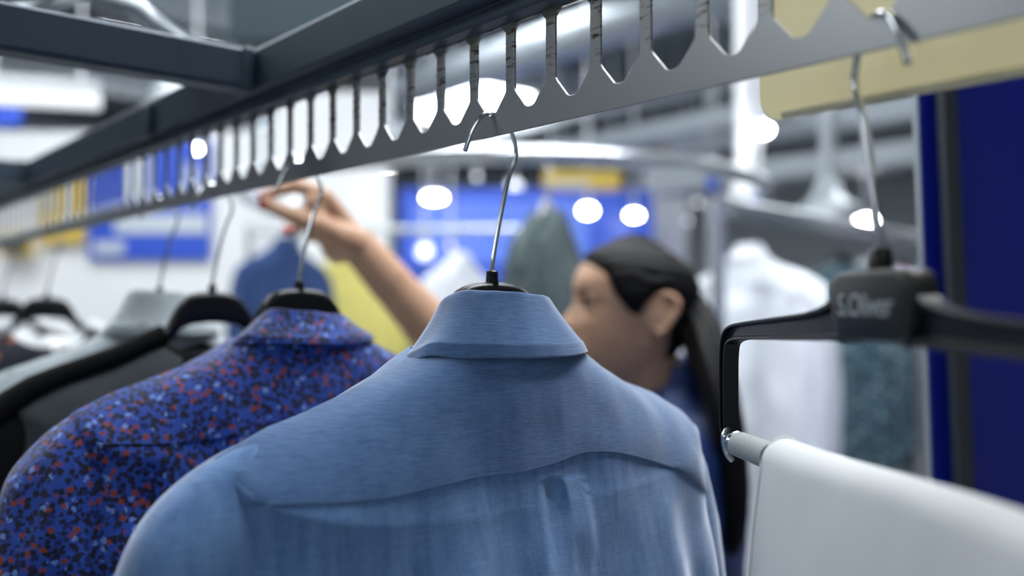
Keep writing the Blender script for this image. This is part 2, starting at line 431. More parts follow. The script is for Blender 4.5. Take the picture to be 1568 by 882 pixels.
def spot_lamp(px, py, wpx, hpx, Y, em, label, group='small pendant lamps across the shop'):
    p = at(px, py, Y); r = max(8, wpx - 18) / F_PX * Y / 2; h = max(8, hpx - 18) / F_PX * Y
    t = empty('pendant_lamp', p)
    b = MB(); b.tube([(0, 0, h * 0.7), (0, 0, CZ - p.z)], 0.012, 8); b.build('stem', M_lampbody, t)
    b = MB(); b.lathe((0, 0, 0), [(r * 0.25, h * 0.95), (r * 0.6, h * 0.8), (r * 0.9, h * 0.5), (r * 0.86, h * 0.46), (r * 0.5, h * 0.7), (r * 0.02, h * 0.75)]); b.build('lamp_shade', M_lampbody, t)
    b = MB(); b.ball((0, 0, 0), (r, r, h * 0.5)); b.build('bulb', em, t)
    return tag(t, label, 'lamp', group)
LAMPS = [(665, 303, 50, 28, 6.4, E_bulb, 'bright oval pendant lamp in front of the blue display wall, left of the hook wire'),
         (900, 323, 40, 32, 6.2, E_bulb, 'bright round pendant lamp above the woman\'s forehead'),
         (971, 330, 38, 28, 6.6, E_bulb, 'bright pendant lamp just above the woman\'s crown'),
         (1166, 199, 48, 36, 3.4, E_bulb, 'highest bright pendant lamp beside the white ceiling pole'),
         (1162, 281, 36, 30, 3.4, E_bulb, 'bright pendant lamp at the foot of the white ceiling pole'),
         (1326, 338, 46, 28, 6.0, E_bulb, 'bright pendant lamp left of the trouser hanger hook'),
         (590, 252, 54, 26, 4.4, E_bulb, 'bright oval pendant lamp close beneath the slotted rail'),
         (302, 228, 26, 24, 4.6, E_bulb, 'bright lamp seen through the slots before the blue sign'),
         (730, 271, 26, 26, 7.0, E_dim, 'dim pendant lamp just left of the hook wire bend'),
         (788, 285, 40, 32, 7.4, E_dim, 'dim pale lamp right behind the hook wire'),
         (650, 386, 40, 40, 6.8, E_dim, 'dim pale globe low before the blue display wall'),
         (690, 378, 18, 18, 6.8, E_pink, 'small pinkish globe before the blue display wall'),
         (1068, 310, 26, 26, 9.0, E_dim, 'dim lamp right of the white column'),
         (1092, 336, 24, 24, 9.0, E_dim, 'dim lamp low between column and white shirt'),
         (1052, 338, 20, 20, 9.4, E_dim, 'faint lamp beside the white column edge'),
         (1095, 391, 22, 26, 7.0, E_dim, 'lowest faint lamp beside the white shirt shoulder')]
for a in LAMPS:
    spot_lamp(*a)

# tube light hung before the partition
a = at(-40, 146, 3.9); c = at(152, 156, 4.2)
t = empty('tube_light', (a + c) / 2); d = (c - a)
b = MB(); b.tube([-d / 2, d / 2], 0.036, 14); b.build('tube', emit('tube_glow', (0.9, 0.96, 1, 1), 0.75), t)
b = MB()
for q in (-0.35, 0.35):
    b2 = d * q; b.tube([b2 + Vector((0, 0, 0.03)), Vector((b2.x, b2.y, CZ - t.location.z))], 0.008, 8)
b.build('hanging_rod', M_lampbody, t)
b = MB(); b.box(Vector((0, 0, 0.06)), (d.length / 2, 0.05, 0.025), (d.normalized(), Vector((-d.y, d.x, 0)).normalized(), ZR)); b.build('lamp_housing', M_lampbody, t, bevel=0.006)
tag(t, 'long white tube light hanging in front of the partition, under the rack crossbar', 'lamp')

# ------------------------------------------------------------------ far furnishings
bw = [at(612, 288, 7.0), at(1000, 288, 7.0)]
t = empty('display_wall', ((bw[0].x + bw[1].x) / 2, 7.06, 0)); hw = (bw[1].x - bw[0].x) / 2; hz = bw[0].z
b = MB(); b.box((0, 0, hz / 2), (hw, 0.06, hz / 2)); b.build('board', M_bluewall, t, bevel=0.01)
b = MB(); b.box((-0.2, -0.07, hz - 0.34), (hw - 0.3, 0.02, 0.24)); b.build('screen', E_screen, t, bevel=0.005)
tag(t, 'bright blue free-standing display wall with a lit panel behind the woman', 'display wall')
def sign(px0, py0, px1, py1, Y, m, name, label, bands=()):
    p = at(px0, py0, Y); q = at(px1, py1, Y); c = (p + q) / 2
    t = empty(name, c)
    b = MB(); b.box((0, 0, 0), ((q.x - p.x) / 2, 0.012, (p.z - q.z) / 2)); b.build('panel', m, t, bevel=0.004)
    for (u0, v0, u1, v1, mm) in bands:
        W = q.x - p.x; Hh = p.z - q.z
        b = MB(); b.box((-W / 2 + W * (u0 + u1) / 2, -0.014, Hh / 2 - Hh * (v0 + v1) / 2), (W * (u1 - u0) / 2, 0.004, Hh * (v1 - v0) / 2)); b.build('print_band', mm, t, smooth=False)
    return tag(t, label, 'sign')
sign(138, 215, 322, 398, 4.97, M_bluesign, 'wall_sign', 'large royal blue sign with pale bands on the white partition', [(0.22, 0.62, 0.98, 0.78, M_palesign), (0.3, 0.1, 0.5, 0.5, M_palesign), (0.8, 0.2, 0.9, 0.55, M_palesign), (0.05, 0.85, 0.3, 0.95, M_palesign)])
sign(62, 262, 128, 372, 4.96, M_yellow, 'wall_sign', 'yellow sign on the partition left of the blue sign', [(0.1, 0.1, 0.35, 0.6, M_palesign), (0.6, 0.15, 0.75, 0.7, M_palesign)])
for a in [(832, 262, 950, 292, 6.0, 'long yellow hanging sign above the blue display wall'), (1002, 232, 1040, 256, 7.0, 'small yellow hanging sign above the white column'), (0, 352, 50, 392, 4.9, 'yellow and black sign at the far left of the partition')]:
    s_ = sign(*a[:5], M_yellow, 'hanging_sign', a[5], [(0.1, 0.55, 0.6, 0.85, M_palesign)] if a[0] == 832 else ([(0.1, 0.5, 0.9, 0.9, M_softblack)] if a[0] == 0 else []))
    if a[0]:
        b = MB()
        for q in (-0.4, 0.4):
            b.tube([(q * (a[2] - a[0]) / F_PX * a[4], 0, 0.0), (q * (a[2] - a[0]) / F_PX * a[4], 0, CZ - s_.location.z)], 0.005, 6)
        b.build('hanging_wire', M_clearwire, s_)
s_ = sign(1082, 258, 1100, 292, 5.0, M_bluesign, 'hanging_sign', 'narrow blue hanging tag above the curved rail')
b = MB(); b.tube([(0, 0, 0), (0, 0, CZ - s_.location.z)], 0.005, 6); b.build('hanging_wire', M_clearwire, s_)
sign(-60, 164, 34, 194, 4.3, M_bluesign, 'hanging_sign', 'blurred blue hanging sign beneath the tube light')
o_ = bpy.data.objects['hanging_sign.004'] if 'hanging_sign.004' in bpy.data.objects else None
if o_:
    b = MB(); b.tube([(0, 0, 0), (0, 0, CZ - o_.location.z)], 0.006, 6); b.build('hanging_wire', M_clearwire, o_)

# curved chrome rail: half ring on two posts
ring = empty('curved_garment_rail', (-0.03, 3.05, 0)); RZ = EYE + 0.37; RR = 0.85
pts = [(-RR, 0.66, 0.03), (-RR, 0.66, RZ - 0.1), (-RR, 0.6, RZ)]
pts += [(-RR, 0.3, RZ)] + [(-RR * math.cos(math.pi * k / 14), -RR * math.sin(math.pi * k / 14), RZ) for k in range(15)] + [(RR, 0.3, RZ), (RR, 0.6, RZ), (RR, 0.66, RZ - 0.1), (RR, 0.66, 0.03)]
b = MB(); b.tube(catmull(pts, 4), 0.024, 14); b.build('rail_tube', M_chromerail, ring)
for sx in (-1, 1):
    b = MB(); b.lathe((sx * RR, 0.66, 0), [(0.1, 0.0), (0.1, 0.012), (0.04, 0.03), (0.026, 0.06)]); b.build('foot_plate', M_chromerail, ring)
tag(ring, 'curved polished steel garment rail arching behind the light blue shirt hook', 'clothes rail')
# straight rail on the right
ra = at(1100, 312, 2.45); rb = at(1467, 368, 4.14); RZ2 = EYE + 0.28
ra.z = rb.z = RZ2
t = empty('straight_garment_rail', (ra.x, ra.y, 0)); dv = (rb - ra)
b = MB(); b.tube([(0, 0, RZ2), (dv.x, dv.y, RZ2)], 0.026, 14); b.build('rail_tube', M_chromerail, t)
for q in (0.0, 1.0):
    b = MB(); b.tube([(dv.x * q, dv.y * q, 0.0), (dv.x * q, dv.y * q, RZ2 + 0.02)], 0.02, 12); b.build('post', M_chromerail, t)
    b = MB(); b.box((dv.x * q, dv.y * q, 0.02), (0.04, 0.25, 0.02)); b.build('foot', M_chromerail, t, bevel=0.006)
tag(t, 'straight polished steel garment rail holding the white shirt', 'clothes rail')
# poles from the ceiling
def pole(px, y0, y1, Y, r, label, bell=0.0):
    a = at(px, y1, Y); t = empty('ceiling_pole', (a.x, a.y, a.z))
    b = MB(); b.tube([(0, 0, 0), (0, 0, CZ - a.z)], r, 16); b.build('tube', M_white if not bell else M_duct, t)
    b = MB(); b.lathe((0, 0, 0), [(r * 1.3, -0.02), (r * 1.6, 0.0), (r * 1.3, 0.03)] if not bell else [(bell, -0.05), (bell * 0.95, 0.0), (bell * 0.5, 0.05), (r, 0.16)]); b.build('end_cap' if not bell else 'bell_shade', M_white if not bell else M_duct, t)
    return tag(t, label, 'pole')
pole(1140, 0, 292, 3.6, 0.034, 'thick white pole coming down from the ceiling left of the yellow label holder')
pole(1268, 0, 318, 4.2, 0.034, 'grey ceiling pole ending in a flared bell above the garment rail', 0.15)
for (wv, zz, r, lb) in [(3.3, CZ - 0.62, 0.12, 'round pale duct running under the ceiling beyond the rack'), (-2.2, CZ - 0.5, 0.1, 'pale round duct under the ceiling on the left')]:
    o = MB(); p = rail(1.0, wv, 0); q = rail(9.0, wv, 0)
    p.z = q.z = zz; o.tube([p, q], r, 18); o = o.build('ventilation_duct', M_duct); tag(o, lb, 'duct')

for (px, py, Y, ln, th, lb) in [(1290, 250, 5.0, 1.3, 0.06, 'pale cable tray hanging above the straight garment rail'), (1330, 178, 5.6, 1.5, 0.07, 'pale cable tray higher up beside the grey ceiling pole'), (985, 208, 6.4, 1.2, 0.06, 'pale cable tray hanging above the white column')]:
    c = at(px, py, Y); t = empty('cable_tray', c)
    b = MB(); b.box((0, 0, 0), (ln, 0.11, th), (DV, UV, ZR)); b.build('tray', M_duct, t, bevel=0.01)
    for q in (-0.7, 0.7):
        b = MB(); p = DV * (ln * q); b.tube([p, (p.x, p.y, CZ - c.z)], 0.008, 8); b.build('hanging_rod', M_duct, t)
    tag(t, lb, 'cable tray')

da = at(350, 64, 2.5); db_ = at(548, 64, 2.5)
b = MB(); b.box(((da.x + db_.x) / 2, 2.8, da.z + 0.15), ((db_.x - da.x) / 2, 0.3, 0.15)); o = b.build('ventilation_duct', mat('slate_duct_paint', rgb(60, 74, 84), 0.5), bevel=0.01)
tag(o, 'dark slate square duct above the joint of the rack frame', 'duct')
# blue board and dark upright on the right
t = empty('blue_partition_board', (0, 0, 0))
bl = at(1408, 300, 1.05); t.location = (bl.x + bl.z * math.sin(math.radians(1.6)), 1.05, 0); t.rotation_euler = (0, math.radians(-1.6), 0)
b = MB(); b.box((0.85, 0.0, 1.05), (0.85, 0.004, 1.05)); b.build('board', M_blueboard, t, bevel=0.003)
b = MB(); b.box((-0.001, 0.0, 1.05), (0.0013, 0.005, 1.05)); b.build('edge_strip', M_duct, t, bevel=0.002)
b = MB(); b.box((0.0395, -0.006, 1.05), (0.003, 0.003, 1.05)); b.build('seam_bead', M_blueboard, t, bevel=0.002)
tag(t, 'tall deep blue board standing at the right of the picture', 'partition board')
t = empty('dark_upright_post', (bl.x + 0.0215 + bl.z * math.sin(math.radians(2.0)), 1.02, 0)); t.rotation_euler = (0, math.radians(-2.0), 0)
b = MB(); b.box((0.0, 0.0, 1.05), (0.0085, 0.0085, 1.05)); b.build('post', M_post, t, bevel=0.002)
b = MB(); b.box((0.0, 0.0, 0.006), (0.03, 0.012, 0.006)); b.build('foot_plate', M_post, t, bevel=0.001)
tag(t, 'thin dark grey upright post standing against the blue board', 'post')

# ------------------------------------------------------------------ the clothing rack
rack = empty('clothing_rack', (0, 0, 0))
PITCHS = 0.0415; SLOT0 = 0.005
def slotted_plate():
    """steel strip with a row of six-sided slots"""
    bm = bmesh.new()
    z0, z1, zt, zs, ztop = EYE + 0.123, EYE + 0.215, EYE + 0.1385, EYE + 0.1512, EYE + 0.199
    k0, k1 = -26, 62
    hwid = 0.0161; c = 0.005
    def P(t, z): return bm.verts.new(rail(t, 0.0, z - EYE))
    for k in range(k0, k1 + 1):
        tc = SLOT0 + k * PITCHS; tl = tc - PITCHS / 2; tr = tc + PITCHS / 2
        inner = [(tc - hwid, ztop - c), (tc - hwid + c, ztop), (tc + hwid - c, ztop), (tc + hwid, ztop - c), (tc + hwid, zs + 0.002), (tc + hwid - 0.0012, zs),
                 (tc + 0.0048, zt + 0.0011), (tc + 0.002, zt), (tc - 0.002, zt), (tc - 0.0048, zt + 0.0011), (tc - hwid + 0.0012, zs), (tc - hwid, zs + 0.002)]
        outer = [(tl, ztop - c), (tl, z1), (tr, z1), (tr, ztop - c), (tr, zs + 0.002), (tr, zs - 0.004), (tr, z0), (tc + 0.004, z0), (tc - 0.004, z0), (tl, z0), (tl, zs - 0.004), (tl, zs + 0.002)]
        iv = [P(*q) for q in inner]; ov = [P(*q) for q in outer]
        n = len(iv)
        for i in range(n):
            j = (i + 1) % n
            bm.faces.new((iv[i], iv[j], ov[j], ov[i]))
    bmesh.ops.remove_doubles(bm, verts=bm.verts, dist=1e-5)
    bmesh.ops.recalc_face_normals(bm, faces=bm.faces)
    me = bpy.data.meshes.new('slotted_rail'); bm.to_mesh(me); bm.free()
    o = bpy.data.objects.new('slotted_rail', me); COL.objects.link(o); o.parent = rack
    me.materials.append(M_galv)
    s = o.modifiers.new('solid', 'SOLIDIFY'); s.thickness = 0.0022; s.offset = 0
    b = o.modifiers.new('bevel', 'BEVEL'); b.width = 0.0005; b.segments = 2; b.limit_method = 'ANGLE'
    o['label'] = 'worn bare steel strip with hexagonal slots'
slotted_plate()
AX = (DV, UV, ZR)
T0, T1 = -1.05, 2.55
def rbox(name, t, wv, z, ht, hw_, hz_, bevel=0.004):
    b = MB(); b.box(rail(t, wv, z), (ht, hw_, hz_), AX); return b.build(name, M_frame, rack, bevel=bevel, seg=3)
rbox('long_beam', (T0 + T1) / 2, -0.0125, 0.232, (T1 - T0) / 2, 0.0175, 0.021)
b = MB(); b.box(rail((T0 + T1) / 2, -0.006, 0.2055), ((T1 - T0) / 2, 0.010, 0.0055), AX); b.build('lower_lip', M_frame, rack, bevel=0.002)
rbox('long_beam', (T0 + T1) / 2, -0.92, 0.232, (T1 - T0) / 2, 0.0175, 0.021)
for tt in (0.345, 1.235, 2.1, -0.98):
    o = rbox('cross_bar', tt, -0.475, 0.231, 0.015, 0.4385, 0.020)
    b = MB(); b.box(rail(tt, -0.037, 0.231), (0.0165, 0.0065, 0.0215), AX); b.build('weld_sleeve', M_frame, o, bevel=0.003)
for tt in (0.385, 1.275):
    b = MB(); b.box(rail(tt, -0.475, 0.252), (0.006, 0.43, 0.004), AX); b.build('shelf_edge', M_frame, rack, bevel=0.002)
b = MB(); b.box(rail(0.62, -0.034, 0.226), (0.012, 0.004, 0.02), AX); b.build('bracket', M_frame, rack, bevel=0.003)
for tt in (-1.0, 2.5):
    for wv in (-0.0125, -0.92):
        b = MB(); p = rail(tt, wv, 0); b.box((p.x, p.y, (EYE + 0.21) / 2), (0.0175, 0.0175, (EYE + 0.21) / 2), AX); b.build('upright', M_frame, rack, bevel=0.003)
tag(rack, 'dark steel clothes rack frame with slotted hanging rail overhead', 'clothes rack')

# yellow translucent label holder behind the rail
lh = empty('label_holder', (0, 0, 0))
def rr_outline(t0, t1, z0, z1, r, n=6):
    out = []
    for (cx, cz, a0) in ((t1 - r, z0 + r, -90), (t1 - r, z1 - r, 0), (t0 + r, z1 - r, 90), (t0 + r, z0 + r, 180)):
        for i in range(n + 1):
            a_ = math.radians(a0 + 90 * i / n); out.append((cx + r * math.cos(a_), cz + r * math.sin(a_)))
    return out
ol = rr_outline(-0.72, -0.196, 0.1065, 0.19, 0.014)
b = MB(); b.loft([[rail(t, 0.034, z) for t, z in ol], [rail(t, 0.036, z) for t, z in ol]]); b.build('plastic_pocket', M_label, lh, bevel=0.0006)
b = MB(); b.tube([rail(-0.71, 0.033, 0.1085), rail(-0.212, 0.033, 0.1085)], 0.0024, 10); b.build('lower_rim', mat('pale_clear_rim', rgb(225, 222, 200), 0.2, trans=0.3), lh)
b = MB(); b.box(rail(-0.46, 0.017, 0.2), (0.2, 0.018, 0.002), AX); b.build('clip_strip', M_label, lh)
tag(lh, 'yellow tinted clear plastic label holder fixed behind the slotted rail', 'label holder')

# ------------------------------------------------------------------ hangers
HOOK = [(0, 0.0255), (0.0008, 0.034), (0.003, 0.045), (0.009, 0.071), (0.0151, 0.093), (0.0195, 0.1035), (0.0222, 0.110), (0.0222, 0.119), (0.0165, 0.1315), (0.0085, 0.1388), (0.0, 0.1402), (-0.0095, 0.1365), (-0.0175, 0.1265), (-0.0215, 0.118), (-0.0245, 0.1105)]
SHO = [(0.0, 0.0), (0.05, -0.024), (0.075, -0.035), (0.09, -0.043), (0.13, -0.057), (0.17, -0.070), (0.20, -0.084), (0.23, -0.105)]

def frame_mat(t, rot=0.0, wv=0.0, dz=0.0):
    """local x = across the rail, y = along it away from the camera, z = height above the eye"""
    p = rail(t, wv, dz)
    return Matrix.Translation(p) @ Matrix.Rotation(math.atan2(UV.y, UV.x) + rot, 4, 'Z')

def hanger(Mx, label, mbody=None, group='hangers on the slotted rail', span=0.19, hookmat=None, simple=False, name='clothes_hanger'):
    mbody = mbody or M_black
    t = empty(name); t.matrix_world = Mx
    b = MB(); b.tube([Vector((x, 0, z)) for x, z in catmull([(x, z, 0) for x, z in HOOK], 5 if not simple else 3) for x, z in [(x, z)]] if False else [Vector((p.x, 0, p.y)) for p in catmull([(x, z, 0) for x, z in HOOK], 5 if not simple else 2)], 0.00165, 10)
    b.build('hook', hookmat or M_chrome, t)
    b = MB(); b.lathe((0, 0, 0), [(0.0052, 0.0165), (0.0046, 0.0195), (0.0042, 0.0262), (0.0036, 0.0268), (0.0018, 0.027)], 16); b.build('hook_socket', M_black, t)
    up = [(0.0, 0.0188), (0.012, 0.0182), (0.022, 0.0165), (0.030, 0.0125), (0.037, 0.004), (0.043, -0.010), (0.050, -0.022), (0.062, -0.0325), (0.08, -0.043), (0.12, -0.058), (0.16, -0.071), (span, -0.084), (span + 0.008, -0.093)]
    dn = [(0.0, -0.016), (0.03, -0.02), (0.045, -0.034), (0.062, -0.045), (0.08, -0.054), (0.12, -0.069), (0.16, -0.083), (span - 0.004, -0.099), (span + 0.002, -0.1)]
    ups = catmull([(x, z, 0) for x, z in up], 4); dns = catmull([(x, z, 0) for x, z in dn], 6)
    b = MB()
    n = 36
    rings = []
    for side in range(-n, n + 1):
        f = abs(side) / n; sg = 1 if side >= 0 else -1
        u_ = ups[min(len(ups) - 1, int(round(f * (len(ups) - 1))))]; d_ = dns[min(len(dns) - 1, int(round(f * (len(dns) - 1))))]
        hy = 0.0062 + 0.006 * min(1, f * 1.1)
        ring_ = []
        for q in range(16):
            a_ = 2 * math.pi * q / 16
            cx, cz = math.cos(a_), math.sin(a_)
            k = (abs(cz) ** 0.6) * (1 if cz >= 0 else -1); ky = (abs(cx) ** 0.6) * (1 if cx >= 0 else -1)
            m_ = (u_ + d_) / 2; hh = (u_ - d_) / 2
            ring_.append(Vector((sg * (m_.x + hh.x * k), hy * ky, m_.y + hh.y * k)))
        rings.append(ring_)
    b.loft(rings); b.build('body', mbody, t, angle=60)
    return tag(t, label, 'hanger', group)

# ------------------------------------------------------------------ shirts
def spow(c, e):
    return math.copysign(abs(c) ** e, c)

def shirt(Mx, label, m, name='shirt', cat='shirt', res=(200, 80), yoke=True, collar=True, fold=0.004, seed=0, width=1.0, length=0.74, group='garments on the slotted rail',
          pleat=False, m_collar=None, m_sleeve=None, sleeve_len=0.56, neck=0.06, collar_h=0.0125, flare=0.0, band=None, sleeves=True, open_front=False, wr=1.0, side=(1.0, 1.0), depth=1.0, scoop=0.0, m_yoke=None):
    t = empty(name); t.matrix_world = Mx
    nth, nv = res
    def ring_prm(v):
        if v <= 1:
            a_ = neck + (0.203 * width - neck) * v ** 1.15
            b_ = (0.046 + 0.016 * v) * depth
            zs = interp(a_ / max(width, 1), SHO); zb = -0.026 - 0.104 * v ** 1.2 - scoop * (1 - v) ** 1.5
        else:
            q = v - 1
            a_ = 0.203 * width + (0.02 + flare) * q
            b_ = (0.062 + 0.022 * sstep(0, 0.35, q)) * depth
            zs = -0.086 - (length - 0.086) * q; zb = -0.130 - (length - 0.130) * q
        return a_, b_, zs, zb
    def pos(th, v, off=0.0, detail=True):
        a_, b_, zs, zb = ring_prm(v)
        c_, s_ = math.cos(th), math.sin(th)
        bx = sstep(0.5, 1.25, v)
        x = a_ * spow(c_, 0.82 - 0.14 * bx); y = b_ * spow(s_, 0.72 - 0.16 * bx)
        f = abs(s_) ** 0.8
        z = zs + (zb - zs) * f
        if v <= 1:
            z = min(z, interp(abs(x) / max(width, 1), SHO) - 0.25 * y * y / 0.06 + 0.004)
        p = Vector((x, y, z))
        # outward direction
        nrm = Vector((c_ * b_ , s_ * a_ , 0)).normalized()
        d = off
        if detail:
            rmp = sstep(-0.115, -0.19, z)
            d += fold * rmp * (math.sin(x * 70 + seed + 1.2 * math.sin(x * 31 + seed)) + 0.35 * math.sin(x * 150 + 2.1 * seed))
            d += 0.009 * sstep(-0.110, -0.19, z) * abs(s_)
            d += 0.0030 * wr * noise.noise(Vector((x * 16 + seed * 3, y * 16, z * 9))) + 0.0016 * wr * noise.noise(Vector((x * 38 + seed, y * 30, z * 26)))
            d += 0.0022 * wr * noise.noise(Vector((x * 9 + z * 14 + seed, 3.3, z * 22 - x * 20)))
            if pleat and s_ < 0:
                rp = sstep(-0.112, -0.118, z)
                d += rp * (-0.0042 * (sstep(-0.006, -0.003, x) - sstep(0.008, 0.0085, x)) + 0.0012 * (sstep(0.008, 0.0085, x) - sstep(0.034, 0.0345, x)))
        return p + nrm * d
    vs = [1.0 * (k / (nv * 0.4)) for k in range(int(nv * 0.4))] + [1 + (k / (nv * 0.6)) ** 1.25 for k in range(int(nv * 0.6) + 1)]
    ths = []
    for i in range(nth):
        ths.append(2 * math.pi * i / nth)
    b = MB()
    b.loft([[pos(th, v) for th in ths] for v in vs], cap=False)
    body = b.build('body', m, t, fix=True, angle=70)
    so = body.modifiers.new('solid', 'SOLIDIFY'); so.thickness = 0.0012; so.offset = -1
    if yoke:
        rings = []
        nb = max(60, nth // 2 + 1)
        NS = 26
        cols = []
        for i in range(nb):
            th = math.pi + math.pi * i / (nb - 1)
            xs = 0.2 * math.cos(th)
            zt = -0.1065 - 0.002 * sstep(0.06, 0.16, -xs) - 0.052 * sstep(0.035, 0.2, xs) - 0.0015 * math.sin(xs * 40) + 0.0085 * sstep(-0.02, 0.03, xs)
            lo, hi = 0.02, 1.5
            for _ in range(22):
                mid = (lo + hi) / 2
                if pos(th, mid, 0, False).z > zt: lo = mid
                else: hi = mid
            cols.append((th, lo))
        for k in range(NS + 1):
            rings.append([pos(th, 0.0 + ve * k / NS, 0.0014) for th, ve in cols])
        rings.append([pos(th, ve * 1.002, 0.0008) for th, ve in cols])
        rings.append([pos(th, ve * 1.0, -0.0006) for th, ve in cols])
        b = MB(); b.loft(rings, cap=False, closed=False); b.build('yoke', m_yoke or m, t, angle=70)
    if sleeves:
        for sg in (-1, 1):
            K = sleeve_len / 0.56
            O = [(0.150, -0.0655), (0.178, -0.0755), (0.200, -0.086), (0.222, -0.103), (0.240, -0.127), (0.252, -0.158), (0.261, -0.20), (0.268, -0.27 * min(1, K + .2)), (0.272, -0.40 * K), (0.266, -0.56 * K)]
            I = [(0.135, -0.14), (0.145, -0.17), (0.155, -0.20), (0.163, -0.225), (0.169, -0.25), (0.174, -0.275), (0.178, -0.31), (0.182, -0.36 * min(1, K + .2)), (0.188, -0.44 * K), (0.196, -0.575 * K)]
            YR = [(0.016, 0), (0.026, 0), (0.033, 0), (0.0375, 0), (0.040, 0), (0.042, 0), (0.043, 0), (0.045, 0), (0.042, 0), (0.036, 0)]
            sub = 5
            Os = catmull([(x * width, z, 0) for x, z in O], sub); Is = catmull([(x * width, z, 0) for x, z in I], sub); Ys = catmull([(a_, 0, 0) for a_, _ in YR], sub)
            rings = []
            n = 72 if nth > 250 else 40
            for k, (o_, i_, y_) in enumerate(zip(Os, Is, Ys)):
                mid = (o_ + i_) / 2; hh = (o_ - i_) / 2; ring_ = []
                f = k / (len(Os) - 1)
                for q in range(n):
                    a_ = 2 * math.pi * q / n
                    ca, sa = spow(math.cos(a_), 0.85), spow(math.sin(a_), 0.85)
                    d = 1 + (0.05 * math.sin(3 * a_ + seed + 5 * f) + 0.045 * noise.noise(Vector((math.cos(a_) * 2 + seed, math.sin(a_) * 2, f * 7)))) * sstep(0.15, 0.5, f) * wr
                    ring_.append(Vector((sg * (mid.x + hh.x * ca * d) * (1 + (side[0 if sg < 0 else 1] - 1) * sstep(0.0, 0.5, f)), y_.x * sa * d * depth, mid.y + hh.y * ca * d)))
                rings.append(ring_)
            b = MB(); b.loft(rings, cap=False); o = b.build('sleeve', m_sleeve or m, t, angle=70)
            so = o.modifiers.new('solid', 'SOLIDIFY'); so.thickness = 0.0012; so.offset = -1
            # cuff
            last = rings[-1]; c_ = sum(last, Vector()) / len(last)
            cr = []
            for dz, sc in ((0.004, 0.98), (0.0, 1.05), (-0.055, 1.02), (-0.058, 0.99), (-0.05, 0.93)):
                cr.append([c_ + (p - c_) * sc + Vector((0, 0, dz)) for p in last])
            b = MB(); b.loft(cr, cap=False); b.build('cuff', m_sleeve or m, t, angle=60)
    if collar:
        # folded collar: leaf outside, stand inside, open at the front
        nA = 96 if nth > 250 else 48
        sec = [(1.02, 0.0, 1), (1.0, 0.03, 0), (0.93, 0.16, 0), (0.915, 0.20, 0), (0.865, 0.215, 0), (0.60, 0.42, 0), (0.31, 0.68, 0), (0.13, 0.88, 0), (0.06, 0.97, 0), (0.01, 1.0, 0), (-0.06, 0.985, 0), (-0.12, 0.9, 0), (-0.10, 0.6, 0), (0.0, 0.25, 0), (0.05, 0.0, 0)]
        cols = []
        for i in range(nA + 1):
            al = -2.55 + 5.1 * i / nA                      # 0 = nape, towards the camera
            colr = []
            pt = sstep(1.2, 2.5, abs(al))
            for (f, h, e) in sec:
                top = (0.0375, 0.038); bot = (0.0715, 0.056)
                ax = top[0] + (bot[0] - top[0]) * f; ay = top[1] + (bot[1] - top[1]) * f
                zb = -0.0295 - 0.042 * pt - 0.003 * math.cos(al)
                zt = collar_h - 0.018 * pt
                # the fold dips a little towards the right
                zt -= 0.0028 * math.sin(al) * (1 - pt)
                x = ax * spow(math.sin(al), 0.9); y = -ay * spow(math.cos(al), 0.8)
                z = zb + (zt - zb) * h
                r_ = 0.0016 * wr * noise.noise(Vector((x * 30 + seed, y * 30, z * 30))) + 0.0012 * noise.noise(Vector((al * 2.5, f * 3, seed)))
                colr.append(Vector((x * (1 + r_ * 12), y * (1 + r_ * 12), z + 0.6 * r_)))
            cols.append(colr)
        b = MB(); b.loft([[cols[i][k] for i in range(nA + 1)] for k in range(len(sec))], cap=False, closed=False)
        o = b.build('collar', m_collar or m, t, angle=80)
        so = o.modifiers.new('solid', 'SOLIDIFY'); so.thickness = 0.0012; so.offset = -1
        ss = o.modifiers.new('sub', 'SUBSURF'); ss.levels = 1; ss.render_levels = 1 if nth > 250 else 0
    if band is not None:
        # wide knitted neckband and shoulder trims
        b = MB()
        rr = []
        for k, (f, h) in enumerate(((0.0, 0.010), (0.2, 0.012), (0.6, 0.006), (1.0, -0.006), (1.0, -0.012))):
            ring_ = []
            for i in range(48):
                a_ = 2 * math.pi * i / 48
                ax = 0.060 + 0.036 * f; ay = 0.030 + 0.020 * f
                x = ax * math.cos(a_); y = ay * math.sin(a_)
                ring_.append(Vector((x, y, interp(abs(x), SHO) * 0.92 - 0.009 - (0.012 * f + scoop) * abs(math.sin(a_)) ** 1.3 + h * 0.5 - 0.006 * f)))
            rr.append(ring_)
        b.loft(rr, cap=False); o = b.build('neckband', band, t, angle=80)
        so = o.modifiers.new('solid', 'SOLIDIFY'); so.thickness = 0.002
        for sg in (-1, 1):
            b = MB()
            b.tube([Vector((sg * x, -0.012, interp(x, SHO) - 0.0005)) for x in (0.058, 0.075, 0.1, 0.13, 0.16, 0.185)] + [Vector((sg * 0.205, -0.012, -0.091)), Vector((sg * 0.224, -0.012, -0.107)), Vector((sg * 0.242, -0.012, -0.132)), Vector((sg * 0.256, -0.012, -0.17))], [0.011, 0.011, 0.011, 0.011, 0.011, 0.012, 0.013, 0.012, 0.012, 0.01], 14)
            b.build('shoulder_trim', band, t)
